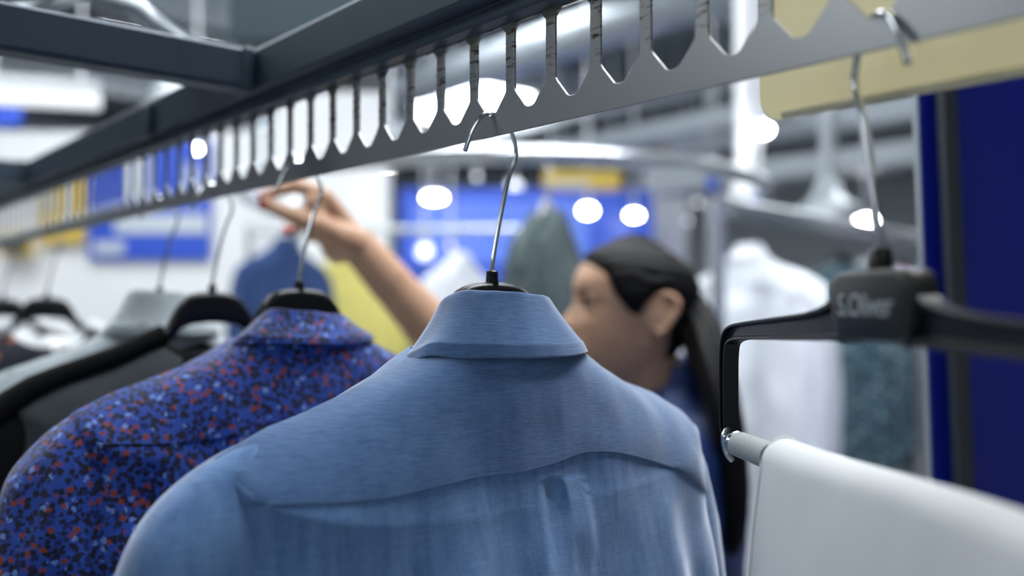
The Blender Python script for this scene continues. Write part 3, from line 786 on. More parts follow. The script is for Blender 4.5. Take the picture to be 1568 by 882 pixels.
    if collar or open_front:
        b = MB(); rings = []
        for k in range(30):
            v = 0.35 + 1.6 * k / 29
            rings.append([pos(math.pi / 2 + q, min(v, 2.0), 0.002, True) for q in (-0.12, -0.06, 0.0, 0.06, 0.12)])
        b.loft(rings, cap=False, closed=False); pk = b.build('button_placket', m, t, angle=70)
        b = MB()
        for k in range(6):
            p = pos(math.pi / 2, 0.75 + 0.2 * k, 0.004, True); b.lathe(p, [(0.0001, 0.001), (0.0045, 0.001), (0.005, 0.0), (0.0045, -0.001), (0.0001, -0.001)], 12, Vector((0, 1, 0)))
        b.build('buttons', M_lampbody, pk)
    return tag(t, label, cat, group)

Z = lambda k: SLOT0 + k * PITCHS
hanger(frame_mat(Z(0)), 'black hanger with bright wire hook inside the light blue shirt')
shirt(frame_mat(Z(0)), 'light blue linen shirt seen from the back, nearest on the rail', M_panel_backlit, m_yoke=M_linen, m_collar=M_linen, res=(560, 190), pleat=True, seed=1.3, collar_h=0.0108, fold=0.0024, side=(1.05, 0.895))
hanger(frame_mat(Z(7)), 'black hanger inside the blue floral shirt, second along the rail')
shirt(frame_mat(Z(7)), 'blue shirt with tiny orange and navy floral print', M_floral, res=(300, 110), seed=4.1, fold=0.005, collar_h=-0.003, wr=1.5)
hanger(frame_mat(Z(12)), 'black hanger with wide shoulders holding the charcoal top')
shirt(frame_mat(Z(12)), 'charcoal mesh top with wide black neckband and shoulder trim', M_charmesh, name='knit_top', cat='top', yoke=False, collar=False, band=M_blackknit, m_sleeve=M_blackknit, seed=2.2, depth=0.75, scoop=0.034)
hanger(frame_mat(Z(16)), 'hanger hidden inside the grey dotted shirt')
shirt(frame_mat(Z(16)), 'pale grey dotted shirt with stiff collar behind the charcoal top', M_grey, seed=6.0, depth=0.8, collar_h=0.020, fold=0.003)
hanger(frame_mat(Z(29)), 'black hanger far along the rail above the navy print blouse')
shirt(frame_mat(Z(29)), 'dark navy orange print blouse with white satin facing', M_navydot, name='blouse', cat='blouse', collar=False, yoke=False, band=M_satin, m_sleeve=M_satin, seed=3.0, scoop=0.04)
hanger(frame_mat(Z(37)), 'black hanger farthest along the rail at the picture edge')
shirt(frame_mat(Z(37)), 'black jacket farthest along the rail at the picture edge', M_blackknit, name='jacket', cat='jacket', collar=False, yoke=False, band=M_satin, seed=5.0, scoop=0.04)

# ------------------------------------------------------------------ trouser hanger and white trousers on the right
E_FAR = Vector((-0.131, 0.991, 0)).normalized()
hp = rail(Z(-7), 0, 0)
MT = Matrix.Translation(hp) @ Matrix.Rotation(math.atan2(E_FAR.y, E_FAR.x), 4, 'Z')     # local x = far, local y = left (towards the viewer's side)
t = empty('trouser_hanger'); t.matrix_world = MT
b = MB(); b.tube([Vector((p.x, 0, p.y)) for p in catmull([(x, z, 0) for x, z in HOOK], 5)], 0.0019, 12); b.build('hook', M_chrome, t)
b = MB(); b.lathe((0, 0, 0), [(0.0062, 0.016), (0.006, 0.02), (0.0052, 0.027), (0.004, 0.0285)], 16); b.build('hook_socket', M_black, t)
ol = []
for (cx, cz, a0, r) in ((0.026, 0.0075, 0, 0.0105), (-0.026, 0.0075, 90, 0.0105), (-0.024, -0.006, 180, 0.010), (0.024, -0.006, 270, 0.010)):
    for i in range(7):
        a_ = math.radians(a0 + 15 * i); ol.append((cx + r * math.cos(a_), cz + r * math.sin(a_)))
b = MB(); b.loft([[Vector((x * s, y, z * s)) for x, z in ol] for y, s in ((-0.0085, 0.9), (-0.0075, 0.97), (-0.006, 1), (0.006, 1), (0.0075, 0.97), (0.0085, 0.88))]); hub = b.build('center_plate', M_softblack, t, angle=40)
fc = bpy.data.curves.new('lettering', 'FONT'); fc.body = 'S.Oliver'; fc.size = 0.0155; fc.extrude = 0.0004; fc.align_x = 'CENTER'; fc.align_y = 'CENTER'
fo = bpy.data.objects.new('lettering', fc); COL.objects.link(fo)
dg = bpy.context.evaluated_depsgraph_get()
me = bpy.data.meshes.new_from_object(fo.evaluated_get(dg)); bpy.data.objects.remove(fo)
lo = bpy.data.objects.new('lettering', me); COL.objects.link(lo); me.materials.append(M_logo)
lo.parent = hub; lo.matrix_local = Matrix.Translation((0.0, 0.0087, 0.001)) @ Matrix.Rotation(math.pi, 4, 'Z') @ Matrix.Rotation(math.pi / 2, 4, 'X')
for sg in (-1, 1):
    # sloping channel arm that turns down at its end
    path = [(0.030, -0.0045), (0.045, -0.0075), (0.07, -0.010), (0.12, -0.0125), (0.165, -0.0148), (0.184, -0.017), (0.194, -0.022), (0.1975, -0.034), (0.198, -0.055), (0.1975, -0.078), (0.194, -0.089), (0.189, -0.092)]
    hh = [0.0135, 0.0096, 0.0078, 0.0066, 0.0056, 0.0054, 0.0052, 0.0048, 0.0046, 0.0046, 0.004, 0.003]
    ps = catmull([(x, z, 0) for x, z in path], 5); hs = [interp(i / (len(ps) - 1), [(k / (len(hh) - 1), h) for k, h in enumerate(hh)]) for i in range(len(ps))]
    rings = []
    for i, p in enumerate(ps):
        a_ = ps[max(i - 1, 0)]; c_ = ps[min(i + 1, len(ps) - 1)]; tn = (c_ - a_).normalized(); nn = Vector((-tn.y, tn.x, 0))
        ring_ = []
        # I-profile: rims at both edges, thinner web
        for (u_, y_) in ((1, -0.0055), (1, 0.0055), (0.7, 0.0055), (0.55, 0.0012), (-0.55, 0.0012), (-0.7, 0.0055), (-1, 0.0055), (-1, -0.0055), (-0.7, -0.0055), (-0.55, -0.0012), (0.55, -0.0012), (0.7, -0.0055)):
            q = p + nn * hs[i] * u_; ring_.append(Vector((sg * q.x, y_, q.y)))
        rings.append(ring_)
    b = MB(); b.loft(rings); b.build('arm', M_black, t, bevel=0.0005, angle=30)
    b = MB(); b.lathe((sg * 0.187, 0, -0.0905), [(0.0045, -0.004), (0.0078, -0.003), (0.0082, 0.004), (0.006, 0.007)], 16, Vector((-sg, 0, 0)))
    b.tube(catmull([(sg * 0.193, 0.003, -0.082), (sg * 0.189, 0.007, -0.088), (sg * 0.19, 0.005, -0.097), (sg * 0.193, 0.0, -0.103)], 4), 0.0022, 8)
    b.build('bar_clip', M_chrome, t)
b = MB(); b.tube([(-0.184, 0, -0.0905), (0.184, 0, -0.0905)], 0.0065, 18); b.build('trouser_bar', M_foam, t)
b = MB(); b.tube([(0.125, 0, -0.0905), (0.178, 0, -0.0905)], 0.0085, 20); b.build('foam_sleeve', M_foam, t)
tag(t, 'black trouser hanger with lettered square centre plate at the right', 'hanger')
# trousers folded over the bar
prof = []
L_ = 0.52
for k in range(26):
    z = -0.0905 - L_ * (1 - k / 26); s_ = (z + 0.0905) / -L_
    prof.append((0.0105 + 0.016 * min(1, s_ * 3.2) ** 0.8, z))
for k in range(13):
    a_ = math.pi * k / 12; prof.append((0.0112 * math.cos(a_), -0.0905 + 0.0115 * math.sin(a_)))
for k in range(1, 27):
    z = -0.0905 - L_ * (k / 26); s_ = (z + 0.0905) / -L_
    prof.append((-0.0105 - 0.02 * min(1, s_ * 3.2) ** 0.8, z))
rings = []
NX = 90
for i in range(NX + 1):
    x = 0.112 - 0.27 * i / NX
    ring_ = []
    for (y, z) in prof:
        s_ = max(0, (-0.0905 - z) / L_)
        edge = 0.012 * s_ * (1 if i < 2 else 0)
        nn = 0.0035 * s_ * 3 * noise.noise(Vector((x * 18, y * 8, z * 5))) + 0.0012 * noise.noise(Vector((x * 45, 0, z * 30)))
        sag = -0.0012 * math.sin(x * 22) * (1 - s_)
        ring_.append(Vector((x + 0.004 * noise.noise(Vector((z * 12, y * 40, 2.0))), y + (nn if y > 0 else -nn), z + sag)))
    rings.append(ring_)
b = MB(); b.loft(rings, cap=False, closed=False)
tr = empty('white_trousers'); tr.matrix_world = MT
o = b.build('fabric', M_whitecloth, tr, angle=80)
so = o.modifiers.new('solid', 'SOLIDIFY'); so.thickness = 0.0035; so.offset = 1
ss = o.modifiers.new('sub', 'SUBSURF'); ss.levels = 1; ss.render_levels = 1
b = MB()
for i in (0, NX):
    ring_ = [p + Vector((0.0, 0.0, 0.0)) for p in rings[i]]
    b.tube([Vector((p.x + (-0.003 if i == 0 else 0.003), p.y + (0.0035 if p.y > 0 else -0.0035) * (1 if p.z < -0.09 else 0), p.z + (0.0035 if p.z >= -0.09 else 0))) for p in ring_], 0.0012, 8)
b.build('side_seam', M_whitecloth, tr)
tag(tr, 'white trousers folded over the grey bar of the trouser hanger', 'trousers')

# ------------------------------------------------------------------ garments on the far rails
def rotmat(p, ang):
    return Matrix.Translation(p) @ Matrix.Rotation(ang, 4, 'Z')
G2 = 'garments on the far rails'; H2 = 'hangers on the far rails'
def far_garment(px, Y, railz, ang, label, hlabel, m, hm=None, **kw):
    p = at(px, 300, Y); p.z = railz - 0.1385 + 0.026
    Mx = rotmat(p, ang)
    hanger(Mx, hlabel, hm or M_black, H2, simple=True, hookmat=M_clearwire)
    return shirt(Mx, label, m, res=(120, 50), group=G2, **kw)
ang2 = math.atan2(dv.y, dv.x) - math.pi / 2
def on_rail(px):
    # point of the straight rail seen at column px
    k = (px - 784) / F_PX
    q = (k * ra.y - ra.x) / (dv.x - k * dv.y)
    return ra.y + dv.y * q
far_garment(1150, on_rail(1150), RZ2, ang2 - 0.2, 'long white shirt hanging on the straight rail behind the trouser hanger', 'hanger inside the long white shirt on the straight rail', M_whiteshirt, hm=M_lampbody, length=1.05, flare=0.08, wr=2.0, fold=0.006)
far_garment(1285, on_rail(1285), RZ2, ang2 - 0.2, 'dark teal patterned dress hanging right of the long white shirt', 'hanger inside the dark teal dress', M_teal, name='dress', cat='dress', length=0.95, collar=False, yoke=False, flare=0.04, wr=2, band=M_greycloth)
far_garment(1335, on_rail(1335), RZ2, ang2 - 0.3, 'grey jacket with sleeves hanging beyond the teal dress', 'hanger inside the grey jacket beyond the teal dress', M_lightgrey, name='jacket', cat='jacket', length=0.8, yoke=False, wr=2)
far_garment(1372, on_rail(1372), RZ2, ang2 + 0.2, 'lilac and pink patterned top hanging nearest the blue board', 'hanger inside the lilac patterned top', M_pink, name='blouse', cat='blouse', length=0.75, collar=False, yoke=False, band=M_pink)
# short rail before the partition
t = empty('straight_garment_rail', (-0.75, 4.0, 0)); RZ3 = EYE + 0.345
b = MB(); b.tube([(-0.4, 0, RZ3), (1.0, 0, RZ3)], 0.016, 14); b.build('rail_tube', M_chromerail, t)
for q in (-0.4, 1.0):
    b = MB(); b.tube([(q, 0, 0.0), (q, 0, RZ3 + 0.02)], 0.014, 12); b.build('post', M_chromerail, t)
    b = MB(); b.box((q, 0, 0.02), (0.03, 0.22, 0.02)); b.build('foot', M_chromerail, t, bevel=0.006)
tag(t, 'short steel garment rail holding the yellow shirt before the partition', 'clothes rail')
far_garment(436, 3.5, RZ, 1.05, 'mid blue shirt hanging on the curved rail below the raised hand', 'hanger inside the mid blue shirt on the curved rail', M_bluecloth, length=0.8)
far_garment(532, 4.0, RZ3, 0.15, 'plain yellow shirt hanging behind the raised forearm', 'hanger inside the yellow shirt behind the forearm', M_yellowcloth, length=0.9, collar=False, yoke=False, width=1.2, flare=0.1)
far_garment(702, 4.0, RZ3, 1.0, 'white blouse hanging beyond the forearm, left of the collar', 'hanger inside the white blouse beyond the forearm', M_whiteshirt, name='blouse', cat='blouse', length=0.7)
far_garment(838, 2.3, RZ - 0.0, 1.25, 'grey green wool cardigan hanging left of the woman\'s face', 'clear hanger in the grey green cardigan', M_greycloth, hm=M_lampbody, name='cardigan', cat='cardigan', length=0.6, collar=False, yoke=False, band=M_greycloth)

# ------------------------------------------------------------------ spare hangers lying on the shelf frame
base = rail(0.56, -0.10, 0.352)
for k in range(4):
    Mx = Matrix.Translation(base + UV * (-0.012 * k) + Vector((0, 0, 0.014 * k + 0.0))) @ Matrix.Rotation(math.atan2(UV.y, UV.x) + 0.15 + 0.3 * k, 4, 'Z') @ Matrix.Rotation(math.radians(-24 - 9 * k), 4, 'X')
    hanger(Mx, ['lowest spare hanger lying on the rack crossbar', 'second spare hanger from the bottom on the crossbar', 'third spare hanger from the bottom on the crossbar', 'topmost spare hanger of the heap on the crossbar'][k], [M_duct, M_frame, M_softgrey, M_duct][k], 'spare hangers on the crossbar', simple=True, span=0.16)

# ------------------------------------------------------------------ the woman
def remesh(mb, name, material, parent, voxel, smooth=5, fac=0.5):
    o = mb.build(name, material, None)
    r = o.modifiers.new('remesh', 'REMESH'); r.mode = 'VOXEL'; r.voxel_size = voxel; r.adaptivity = 0
    s = o.modifiers.new('smooth', 'SMOOTH'); s.iterations = smooth; s.factor = fac
    d_ = bpy.context.evaluated_depsgraph_get()
    me = bpy.data.meshes.new_from_object(o.evaluated_get(d_))
    old = o.data; o.modifiers.clear(); o.data = me; bpy.data.meshes.remove(old)
    me.name = name
    for p in me.polygons: p.use_smooth = True
    o.parent = parent
    return o

HC = Vector((0.183, 1.43, 1.498))                # middle of the head
HROT = Matrix.Rotation(math.radians(9), 4, 'Z') @ Matrix.Rotation(math.radians(7), 4, 'Y')
HM = Matrix.Translation(HC) @ HROT
FR = [(-0.118, -0.058), (-0.112, -0.074), (-0.103, -0.080), (-0.092, -0.078), (-0.080, -0.083), (-0.062, -0.086), (-0.045, -0.086), (-0.02, -0.085), (0.0, -0.084), (0.014, -0.090), (0.035, -0.092), (0.06, -0.084), (0.08, -0.067), (0.095, -0.045), (0.105, -0.024), (0.109, -0.006)]
BK = [(-0.118, 0.0), (-0.1, 0.03), (-0.08, 0.055), (-0.05, 0.078), (-0.02, 0.092), (0.02, 0.1), (0.05, 0.096), (0.075, 0.08), (0.092, 0.057), (0.104, 0.03), (0.109, 0.008)]
WD = [(-0.118, 0.02), (-0.112, 0.032), (-0.1, 0.044), (-0.08, 0.055), (-0.05, 0.064), (-0.02, 0.069), (0.01, 0.073), (0.04, 0.073), (0.065, 0.066), (0.085, 0.05), (0.1, 0.028), (0.109, 0.007)]
NOSE = [(-0.056, 0.0), (-0.051, 0.012), (-0.044, 0.022), (-0.037, 0.025), (-0.028, 0.02), (-0.015, 0.012), (0.0, 0.005), (0.012, 0.0)]
def head_pt(z, ph, off=0.0):
    Fx, Bx, Wy = -interp(z, FR), interp(z, BK), interp(z, WD)
    c_, s_ = math.cos(ph), math.sin(ph)
    x = -(Fx + off) * spow(c_, 0.92) if c_ > 0 else (Bx + off) * spow(-c_, 0.92)
    y = (Wy + off) * spow(s_, 0.88)
    if c_ > 0 and off == 0.0:
        x -= interp(z, NOSE) * math.exp(-(y / (0.012 if z > -0.03 else 0.015)) ** 2)
        for zc, A, wy, wz in ((-0.066, 0.005, 0.02, 0.006), (-0.079, 0.005, 0.018, 0.006), (-0.104, 0.005, 0.02, 0.012)):
            x -= A * math.exp(-(y / wy) ** 2 - ((z - zc) / wz) ** 2)
        x += 0.004 * math.exp(-(y / 0.022) ** 2 - ((z + 0.0725) / 0.0025) ** 2)
        for sg in (-1, 1):
            x += 0.010 * math.exp(-((y - sg * 0.031) / 0.016) ** 2 - ((z - 0.001) / 0.012) ** 2)
            x -= 0.004 * math.exp(-((y - sg * 0.036) / 0.016) ** 2 - ((z + 0.03) / 0.014) ** 2)
    return Vector((x, y, z))

woman = empty('person', (0.22, 1.47, 0))
skin = MB()
def toworld(p): return HM @ Vector(p)
hd = MB()
zsv = [-0.118 + 0.227 * k / 70 for k in range(71)]
hd.loft([[toworld(head_pt(z, 2 * math.pi * i / 96)) for i in range(96)] for z in zsv])
skin.add(hd.v, hd.f)
for sg in (-1, 1):                                # ears: rim, bowl, lobe
    cpt = [(0.022, 0.0, -0.030), (0.016, 0.0, -0.012), (0.017, 0.0, 0.010), (0.030, 0.0, 0.027), (0.046, 0.0, 0.022), (0.050, 0.0, 0.006), (0.043, 0.0, -0.012), (0.034, 0.0, -0.028), (0.024, 0.0, -0.034)]
    skin.tube([toworld((x, sg * (0.072 + 0.35 * (x - 0.016)), z)) for x, _, z in catmull(cpt, 4)], 0.0052, 10)
    skin.ball(toworld((0.031, sg * 0.073, -0.002)), (0.017, 0.006, 0.026), ax=(HROT.to_3x3() @ Vector((1, 0, 0)), HROT.to_3x3() @ Vector((0, 1, 0)), HROT.to_3x3() @ Vector((0, 0, 1))))
for sg in (-1, 1):
    skin.tube([toworld((-0.0795 + 0.3 * max(0, y - 0.02), sg * y, 0.0105 - 18 * (y - 0.031) ** 2)) for y in (0.014, 0.02, 0.026, 0.031, 0.037, 0.043, 0.049)], 0.0042, 10)
    skin.tube([toworld((-0.0775 + 0.3 * max(0, y - 0.02), sg * y, -0.0095 + 12 * (y - 0.031) ** 2)) for y in (0.014, 0.02, 0.026, 0.031, 0.037, 0.043, 0.049)], 0.0036, 10)
NB = Vector((0.245, 1.46, 1.335))
skin.capsule(toworld((0.022, 0, -0.065)), NB, 0.054, 0.060)
skin.capsule(toworld((-0.02, 0, -0.09)), NB + Vector((-0.03, 0, 0.01)), 0.034, 0.05)
skin.capsule(NB, Vector((0.235, 1.46, 1.2)), 0.075, 0.12)
RS = Vector((0.215, 1.62, 1.30)); LS = Vector((0.225, 1.30, 1.29))
skin.capsule(NB + Vector((0, 0, -0.05)), RS, 0.06, 0.05); skin.capsule(NB + Vector((0, 0, -0.05)), LS, 0.06, 0.05)
skin.capsule((0.235, 1.46, 1.2), (0.23, 1.47, 0.95), 0.12, 0.13)
# raised right arm
RE = at(712, 562, 1.50); RW = at(549, 377, 1.44)
skin.capsule(RS, RE, 0.050, 0.041)
skin.capsule(RE, RE.lerp(RW, 0.3), 0.041, 0.043); skin.capsule(RE.lerp(RW, 0.3), RE.lerp(RW, 0.7), 0.043, 0.034); skin.capsule(RE.lerp(RW, 0.7), RW, 0.036, 0.0295)
mcp = [at(499, 302, 1.392), at(501, 306, 1.412), at(506, 316, 1.43), at(513, 327, 1.446)]
palm_r = [0.0135, 0.0135, 0.0125, 0.0115]
for p, r in zip(mcp, palm_r):
    skin.capsule(RW, p, 0.022, r)
skin.capsule(mcp[0], mcp[3], 0.013, 0.0115); skin.capsule(RW.lerp(mcp[0], 0.5), RW.lerp(mcp[3], 0.5), 0.017, 0.016)
def chain(pts, rs):
    for a_, b_, r0, r1 in zip(pts, pts[1:], rs, rs[1:]):
        skin.capsule(a_, b_, r0, r1, 12, 4)
F_idx = [mcp[0], at(457, 285, 1.378), at(427, 291, 1.372), at(405, 302, 1.37)]
F_mid = [mcp[1], at(472, 321, 1.43), at(459, 338, 1.415), at(454, 352, 1.40)]
F_rin = [mcp[2], at(476, 336, 1.455), at(456, 348, 1.44), at(439, 354, 1.425)]
F_pin = [mcp[3], at(496, 350, 1.455), at(486, 361, 1.44), at(476, 365, 1.425)]
TH = [at(530, 366, 1.405), at(490, 346, 1.38), at(446, 330, 1.37), at(409, 314, 1.366)]
chain(F_idx, [0.0135, 0.0118, 0.0102, 0.0085]); chain(F_mid, [0.0135, 0.0115, 0.0102, 0.0085]); chain(F_rin, [0.013, 0.011, 0.0098, 0.0082]); chain(F_pin, [0.012, 0.0098, 0.0088, 0.0075])
chain(TH, [0.022, 0.0155, 0.013, 0.0098])
skin.capsule(RW, TH[0], 0.026, 0.024); skin.capsule(TH[0], at(508, 383, 1.415), 0.022, 0.0165); skin.capsule(RW, at(514, 388, 1.43), 0.024, 0.017); skin.capsule(at(508, 383, 1.415), mcp[2], 0.0165, 0.014)
skin.capsule(mcp[0], at(486, 326, 1.39), 0.0135, 0.014); skin.capsule(at(486, 326, 1.39), TH[1], 0.015, 0.0155); skin.capsule(at(486, 326, 1.39), F_idx[1].lerp(TH[2], 0.5) + Vector((0.022, 0, 0)), 0.013, 0.009)
skin.capsule(at(500, 343, 1.42), at(522, 376, 1.425), 0.023, 0.024); skin.capsule(at(478, 344, 1.42), at(502, 362, 1.42), 0.014, 0.02)
skin.capsule(at(508, 383, 1.42), F_pin[1], 0.0165, 0.0105)
# left arm hanging at her side with a relaxed hand
LE = Vector((0.235, 1.235, 1.02)); LW = Vector((0.16, 1.235, 0.80))
skin.capsule(LS, LE, 0.05, 0.04); skin.capsule(LE, LW, 0.042, 0.027)
hv = (LW - LE).normalized()
for k, (dx, ln) in enumerate(((-0.03, 0.078), (-0.01, 0.086), (0.01, 0.08), (0.028, 0.062))):
    m0 = LW + hv * 0.085 + Vector((dx, 0.0, -dx * 0.3)); m1 = m0 + hv * ln * 0.5 + Vector((-0.004, 0.006, 0)); m2 = m1 + hv * ln * 0.3 + Vector((-0.004, 0.012, 0)); m3 = m2 + hv * ln * 0.22 + Vector((-0.002, 0.012, 0))
    skin.capsule(LW, m0, 0.021, 0.0125); chain([m0, m1, m2, m3], [0.011, 0.009, 0.0082, 0.0068])
tb = LW + hv * 0.02 + Vector((-0.022, 0.005, 0)); chain([tb, tb + hv * 0.04 + Vector((-0.026, 0.008, 0)), tb + hv * 0.075 + Vector((-0.03, 0.014, 0)), tb + hv * 0.1 + Vector((-0.028, 0.018, 0))], [0.017, 0.0125, 0.0105, 0.008])
# legs
for sy in (-1, 1):
    hip = Vector((0.235, 1.47 + sy * 0.09, 0.92)); kn = Vector((0.225, 1.47 + sy * 0.095, 0.5)); an = Vector((0.25, 1.47 + sy * 0.1, 0.09))
    skin.capsule(hip, kn, 0.085, 0.058); skin.capsule(kn, an, 0.056, 0.036); skin.capsule(an + Vector((0.02, 0, -0.04)), an + Vector((-0.13, 0, -0.055)), 0.034, 0.026)
IW = Matrix.Translation(-woman.location)
def local(mb):
    mb.v = [tuple(Vector(p) - woman.location) for p in mb.v]; return mb
body = remesh(local(skin), 'body', M_skin, woman, 0.0034, 4)
# face details
for sg in (-1, 1):
    b = MB(); b.ball(toworld((-0.0705, sg * 0.031, 0.001)), 0.0112); e = local(b).build('eye', M_eye, woman)
    b = MB(); b.ball(toworld((-0.0785, sg * 0.0335, 0.0005)), (0.0042, 0.0064, 0.0064)); local(b).build('iris', M_iris, e)
    b = MB(); b.tube([toworld((-0.0905 + 0.35 * max(0, y - 0.02), sg * y, 0.0165 + 0.003 * math.sin((y - 0.012) * 75))) for y in (0.012, 0.02, 0.03, 0.04, 0.05)], [0.002, 0.0032, 0.0034, 0.0028, 0.0012], 8); local(b).build('eyebrow', M_brow, woman)
    b = MB(); b.tube([toworld((-0.0835 + 0.3 * max(0, y - 0.02), sg * y, 0.0085 - 60 * (y - 0.031) ** 2 * 0.3)) for y in (0.018, 0.024, 0.031, 0.038, 0.044)], [0.001, 0.0018, 0.002, 0.0018, 0.001], 6); local(b).build('eyelashes', M_brow, woman)
b = MB(); b.tube([toworld((-0.0888 + 9 * y * y, y, -0.0665 - 0.1 * abs(y))) for y in (-0.022, -0.012, 0, 0.012, 0.022)], [0.001, 0.0035, 0.004, 0.0035, 0.001], 8)
b.tube([toworld((-0.0882 + 9 * y * y, y, -0.0785 + 0.15 * abs(y))) for y in (-0.02, -0.012, 0, 0.012, 0.02)], [0.001, 0.0038, 0.0048, 0.0038, 0.001], 8)
local(b).build('lips', mat('lip_skin', rgb(160, 84, 78), 0.4), woman)
# hair
def hairline(x):
    return interp(x, [(-0.1, 0.085), (-0.086, 0.066), (-0.06, 0.050), (-0.045, 0.020), (-0.032, 0.006), (-0.02, -0.006), (-0.004, -0.010), (0.006, 0.012), (0.018, 0.024), (0.034, 0.022), (0.046, 0.0), (0.052, -0.05), (0.058, -0.088), (0.12, -0.09)])
hb = MB(); NA = 260; zs2 = [-0.1 + 0.2105 * k / 170 for k in range(171)]
vsx = []
for z in zs2:
    for i in range(NA):
        ph = 2 * math.pi * i / NA
        p = head_pt(min(z, 0.109), ph, 0.0095); q = p.copy()
        g = 0.0009 * math.sin(math.atan2(p.y, p.z + 0.02) * 34 + 4 * noise.noise(p * 30)) 
        taper = sstep(0.0, 0.02, p.z - hairline(p.x))
        r_ = (p - Vector((0, 0, p.z))).normalized()
        q = p - r_ * 0.0085 * (1 - taper) + r_ * g * taper
        if z > 0.1: q.z += 0.008 * (z - 0.1) / 0.0105
        vsx.append(q)
fs = []
for k in range(len(zs2) - 1):
    for i in range(NA):
        j = (i + 1) % NA; idx = (k * NA + i, k * NA + j, (k + 1) * NA + j, (k + 1) * NA + i)
        c_ = sum((vsx[a_] for a_ in idx), Vector()) / 4
        if c_.z > hairline(c_.x): fs.append(idx)
n0 = len(vsx); top = [(len(zs2) - 1) * NA + i for i in range(NA)]
fs.append(tuple(top))
hb.add([toworld(p) for p in vsx], fs)
hair = local(hb).build('hair', M_hair, woman, angle=80)
so = hair.modifiers.new('solid', 'SOLIDIFY'); so.thickness = 0.004; so.offset = -1
b = MB()
pt = catmull([toworld((0.098, 0, 0.015)), at(1070, 498, 1.40), at(1086, 548, 1.345), at(1108, 620, 1.30), at(1124, 700, 1.285), at(1126, 780, 1.285), at(1122, 850, 1.29)], 8)
rd = [interp(i / (len(pt) - 1), [(0, 0.018), (0.1, 0.027), (0.25, 0.031), (0.45, 0.025), (0.7, 0.018), (0.92, 0.014), (1, 0.004)]) for i in range(len(pt))]
rings = []
for i, p in enumerate(pt):
    a_ = pt[max(0, i - 1)]; c_ = pt[min(len(pt) - 1, i + 1)]; tn = (c_ - a_).normalized(); nx = tn.cross(Vector((0, 1, 0))).normalized(); ny = tn.cross(nx)
    rings.append([p + (nx * math.cos(2 * math.pi * q / 40) + ny * 1.15 * math.sin(2 * math.pi * q / 40)) * rd[i] * (1 + 0.07 * math.sin(9 * 2 * math.pi * q / 40 + i * 0.1) + 0.05 * math.sin(5 * 2 * math.pi * q / 40 - i * 0.15)) for q in range(40)])
b.loft(rings); local(b).build('ponytail', M_hair, hair, angle=80)
b = MB(); b.tube([toworld((0.108 + 0.006 * math.sin(q), 0.024 * math.cos(q), 0.01 + 0.024 * math.sin(q))) for q in [2 * math.pi * k / 20 for k in range(21)]], 0.005, 8); local(b).build('hair_tie', M_black, hair)
# nails
def nail(chain_pts, face, r):
    tip, prev = chain_pts[-1], chain_pts[-2]
    ax = (tip - prev).normalized(); n_ = (face - ax * face.dot(ax)).normalized(); sd = ax.cross(n_)
    b = MB(); b.ball(tip + ax * r * 0.35 + n_ * r * 0.86, (r * 1.15, r * 0.8, r * 0.3), ax=(ax, sd, n_)); local(b).build('fingernail', M_nail, woman)
CF = Vector((-0.35, -1, -0.1)).normalized()
nail(F_mid, CF, 0.0085); nail(F_rin, CF, 0.008); nail(F_pin, CF, 0.0072); nail(F_idx, Vector((-0.3, -0.5, 0.8)), 0.0075); nail(TH, Vector((0.0, -0.8, -0.5)), 0.009)
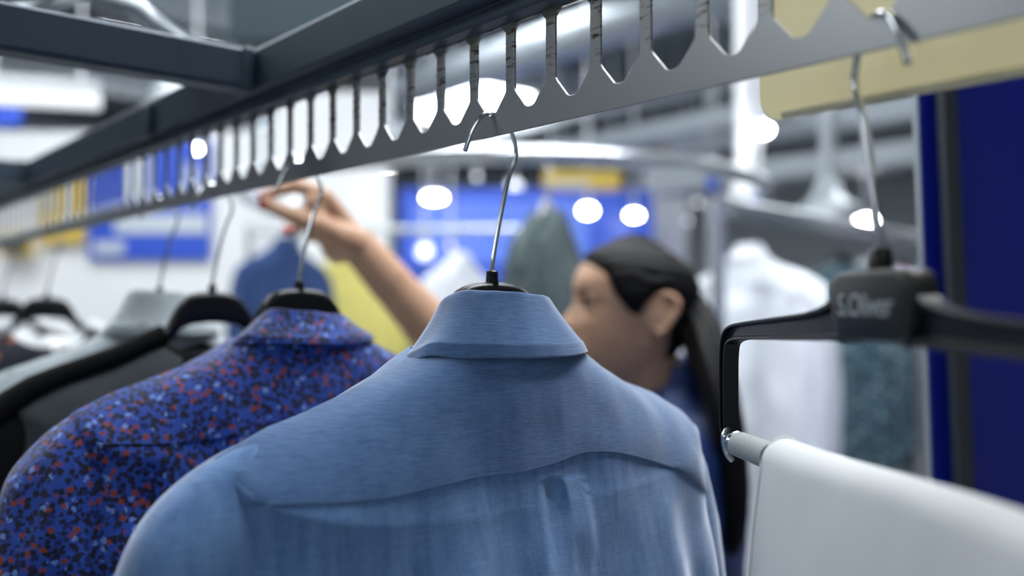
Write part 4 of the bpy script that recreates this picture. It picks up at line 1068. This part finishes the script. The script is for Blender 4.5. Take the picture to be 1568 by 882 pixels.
# jacket
jk = MB()
JR = [(0.74, 0.235, 0.135, 0.195), (0.86, 0.235, 0.135, 0.195), (1.0, 0.235, 0.125, 0.18), (1.12, 0.235, 0.13, 0.19), (1.22, 0.238, 0.132, 0.2), (1.29, 0.245, 0.12, 0.195), (1.335, 0.252, 0.098, 0.155), (1.365, 0.256, 0.08, 0.105), (1.385, 0.256, 0.07, 0.075)]
jk.loft([[Vector((cx + rx * math.cos(2 * math.pi * i / 40), 1.465 + ry * math.sin(2 * math.pi * i / 40), z)) for i in range(40)] for z, cx, rx, ry in JR])
jk.capsule(LS + Vector((0, 0.02, 0)), LE, 0.068, 0.056); jk.capsule(LE, LW + Vector((0.01, 0, 0.02)), 0.056, 0.043)
jk.capsule(RS + Vector((0.01, -0.02, 0)), RS.lerp(RE, 0.9), 0.068, 0.056)
jacket = remesh(local(jk), 'jacket', M_navy, woman, 0.007, 4)
tx = bpy.data.textures.new('jacket_creases', 'CLOUDS'); tx.noise_scale = 0.06
dm = jacket.modifiers.new('crease', 'DISPLACE'); dm.texture = tx; dm.strength = 0.012; dm.mid_level = 0.5
b = MB(); rings = []
for (z, sc, dx) in ((1.355, 1.0, 0.0), (1.375, 0.98, 0.002), (1.405, 0.97, 0.006), (1.418, 1.02, 0.010), (1.412, 1.08, 0.010), (1.385, 1.16, 0.006), (1.365, 1.2, 0.002)):
    rings.append([Vector((0.258 + dx + 0.066 * sc * math.cos(a_), 1.462 + 0.068 * sc * math.sin(a_), z + 0.018 * math.cos(a_))) for a_ in [2.6 * (2 * k / 47 - 1) for k in range(48)]])
b.loft(rings, cap=False, closed=False); o = local(b).build('jacket_collar', M_navy, jacket, angle=80); so = o.modifiers.new('solid', 'SOLIDIFY'); so.thickness = 0.004
pn = MB()
for sy in (-1, 1):
    hip = Vector((0.235, 1.47 + sy * 0.085, 0.9)); kn = Vector((0.225, 1.47 + sy * 0.095, 0.5)); an = Vector((0.25, 1.47 + sy * 0.1, 0.10))
    pn.capsule(hip, kn, 0.1, 0.072); pn.capsule(kn, an, 0.07, 0.056)
remesh(local(pn), 'trousers', M_dark, woman, 0.009, 4)
for sy in (-1, 1):
    b = MB(); b.capsule((0.29, 1.47 + sy * 0.1, 0.045), (0.11, 1.47 + sy * 0.1, 0.04), 0.044, 0.039); b.v = [(x, y, max(z, 0.0)) for x, y, z in b.v]
    local(b).build('shoe', M_shoe, woman)
tag(woman, 'woman with black ponytail and navy jacket reaching one arm up beyond the shirts', 'person')
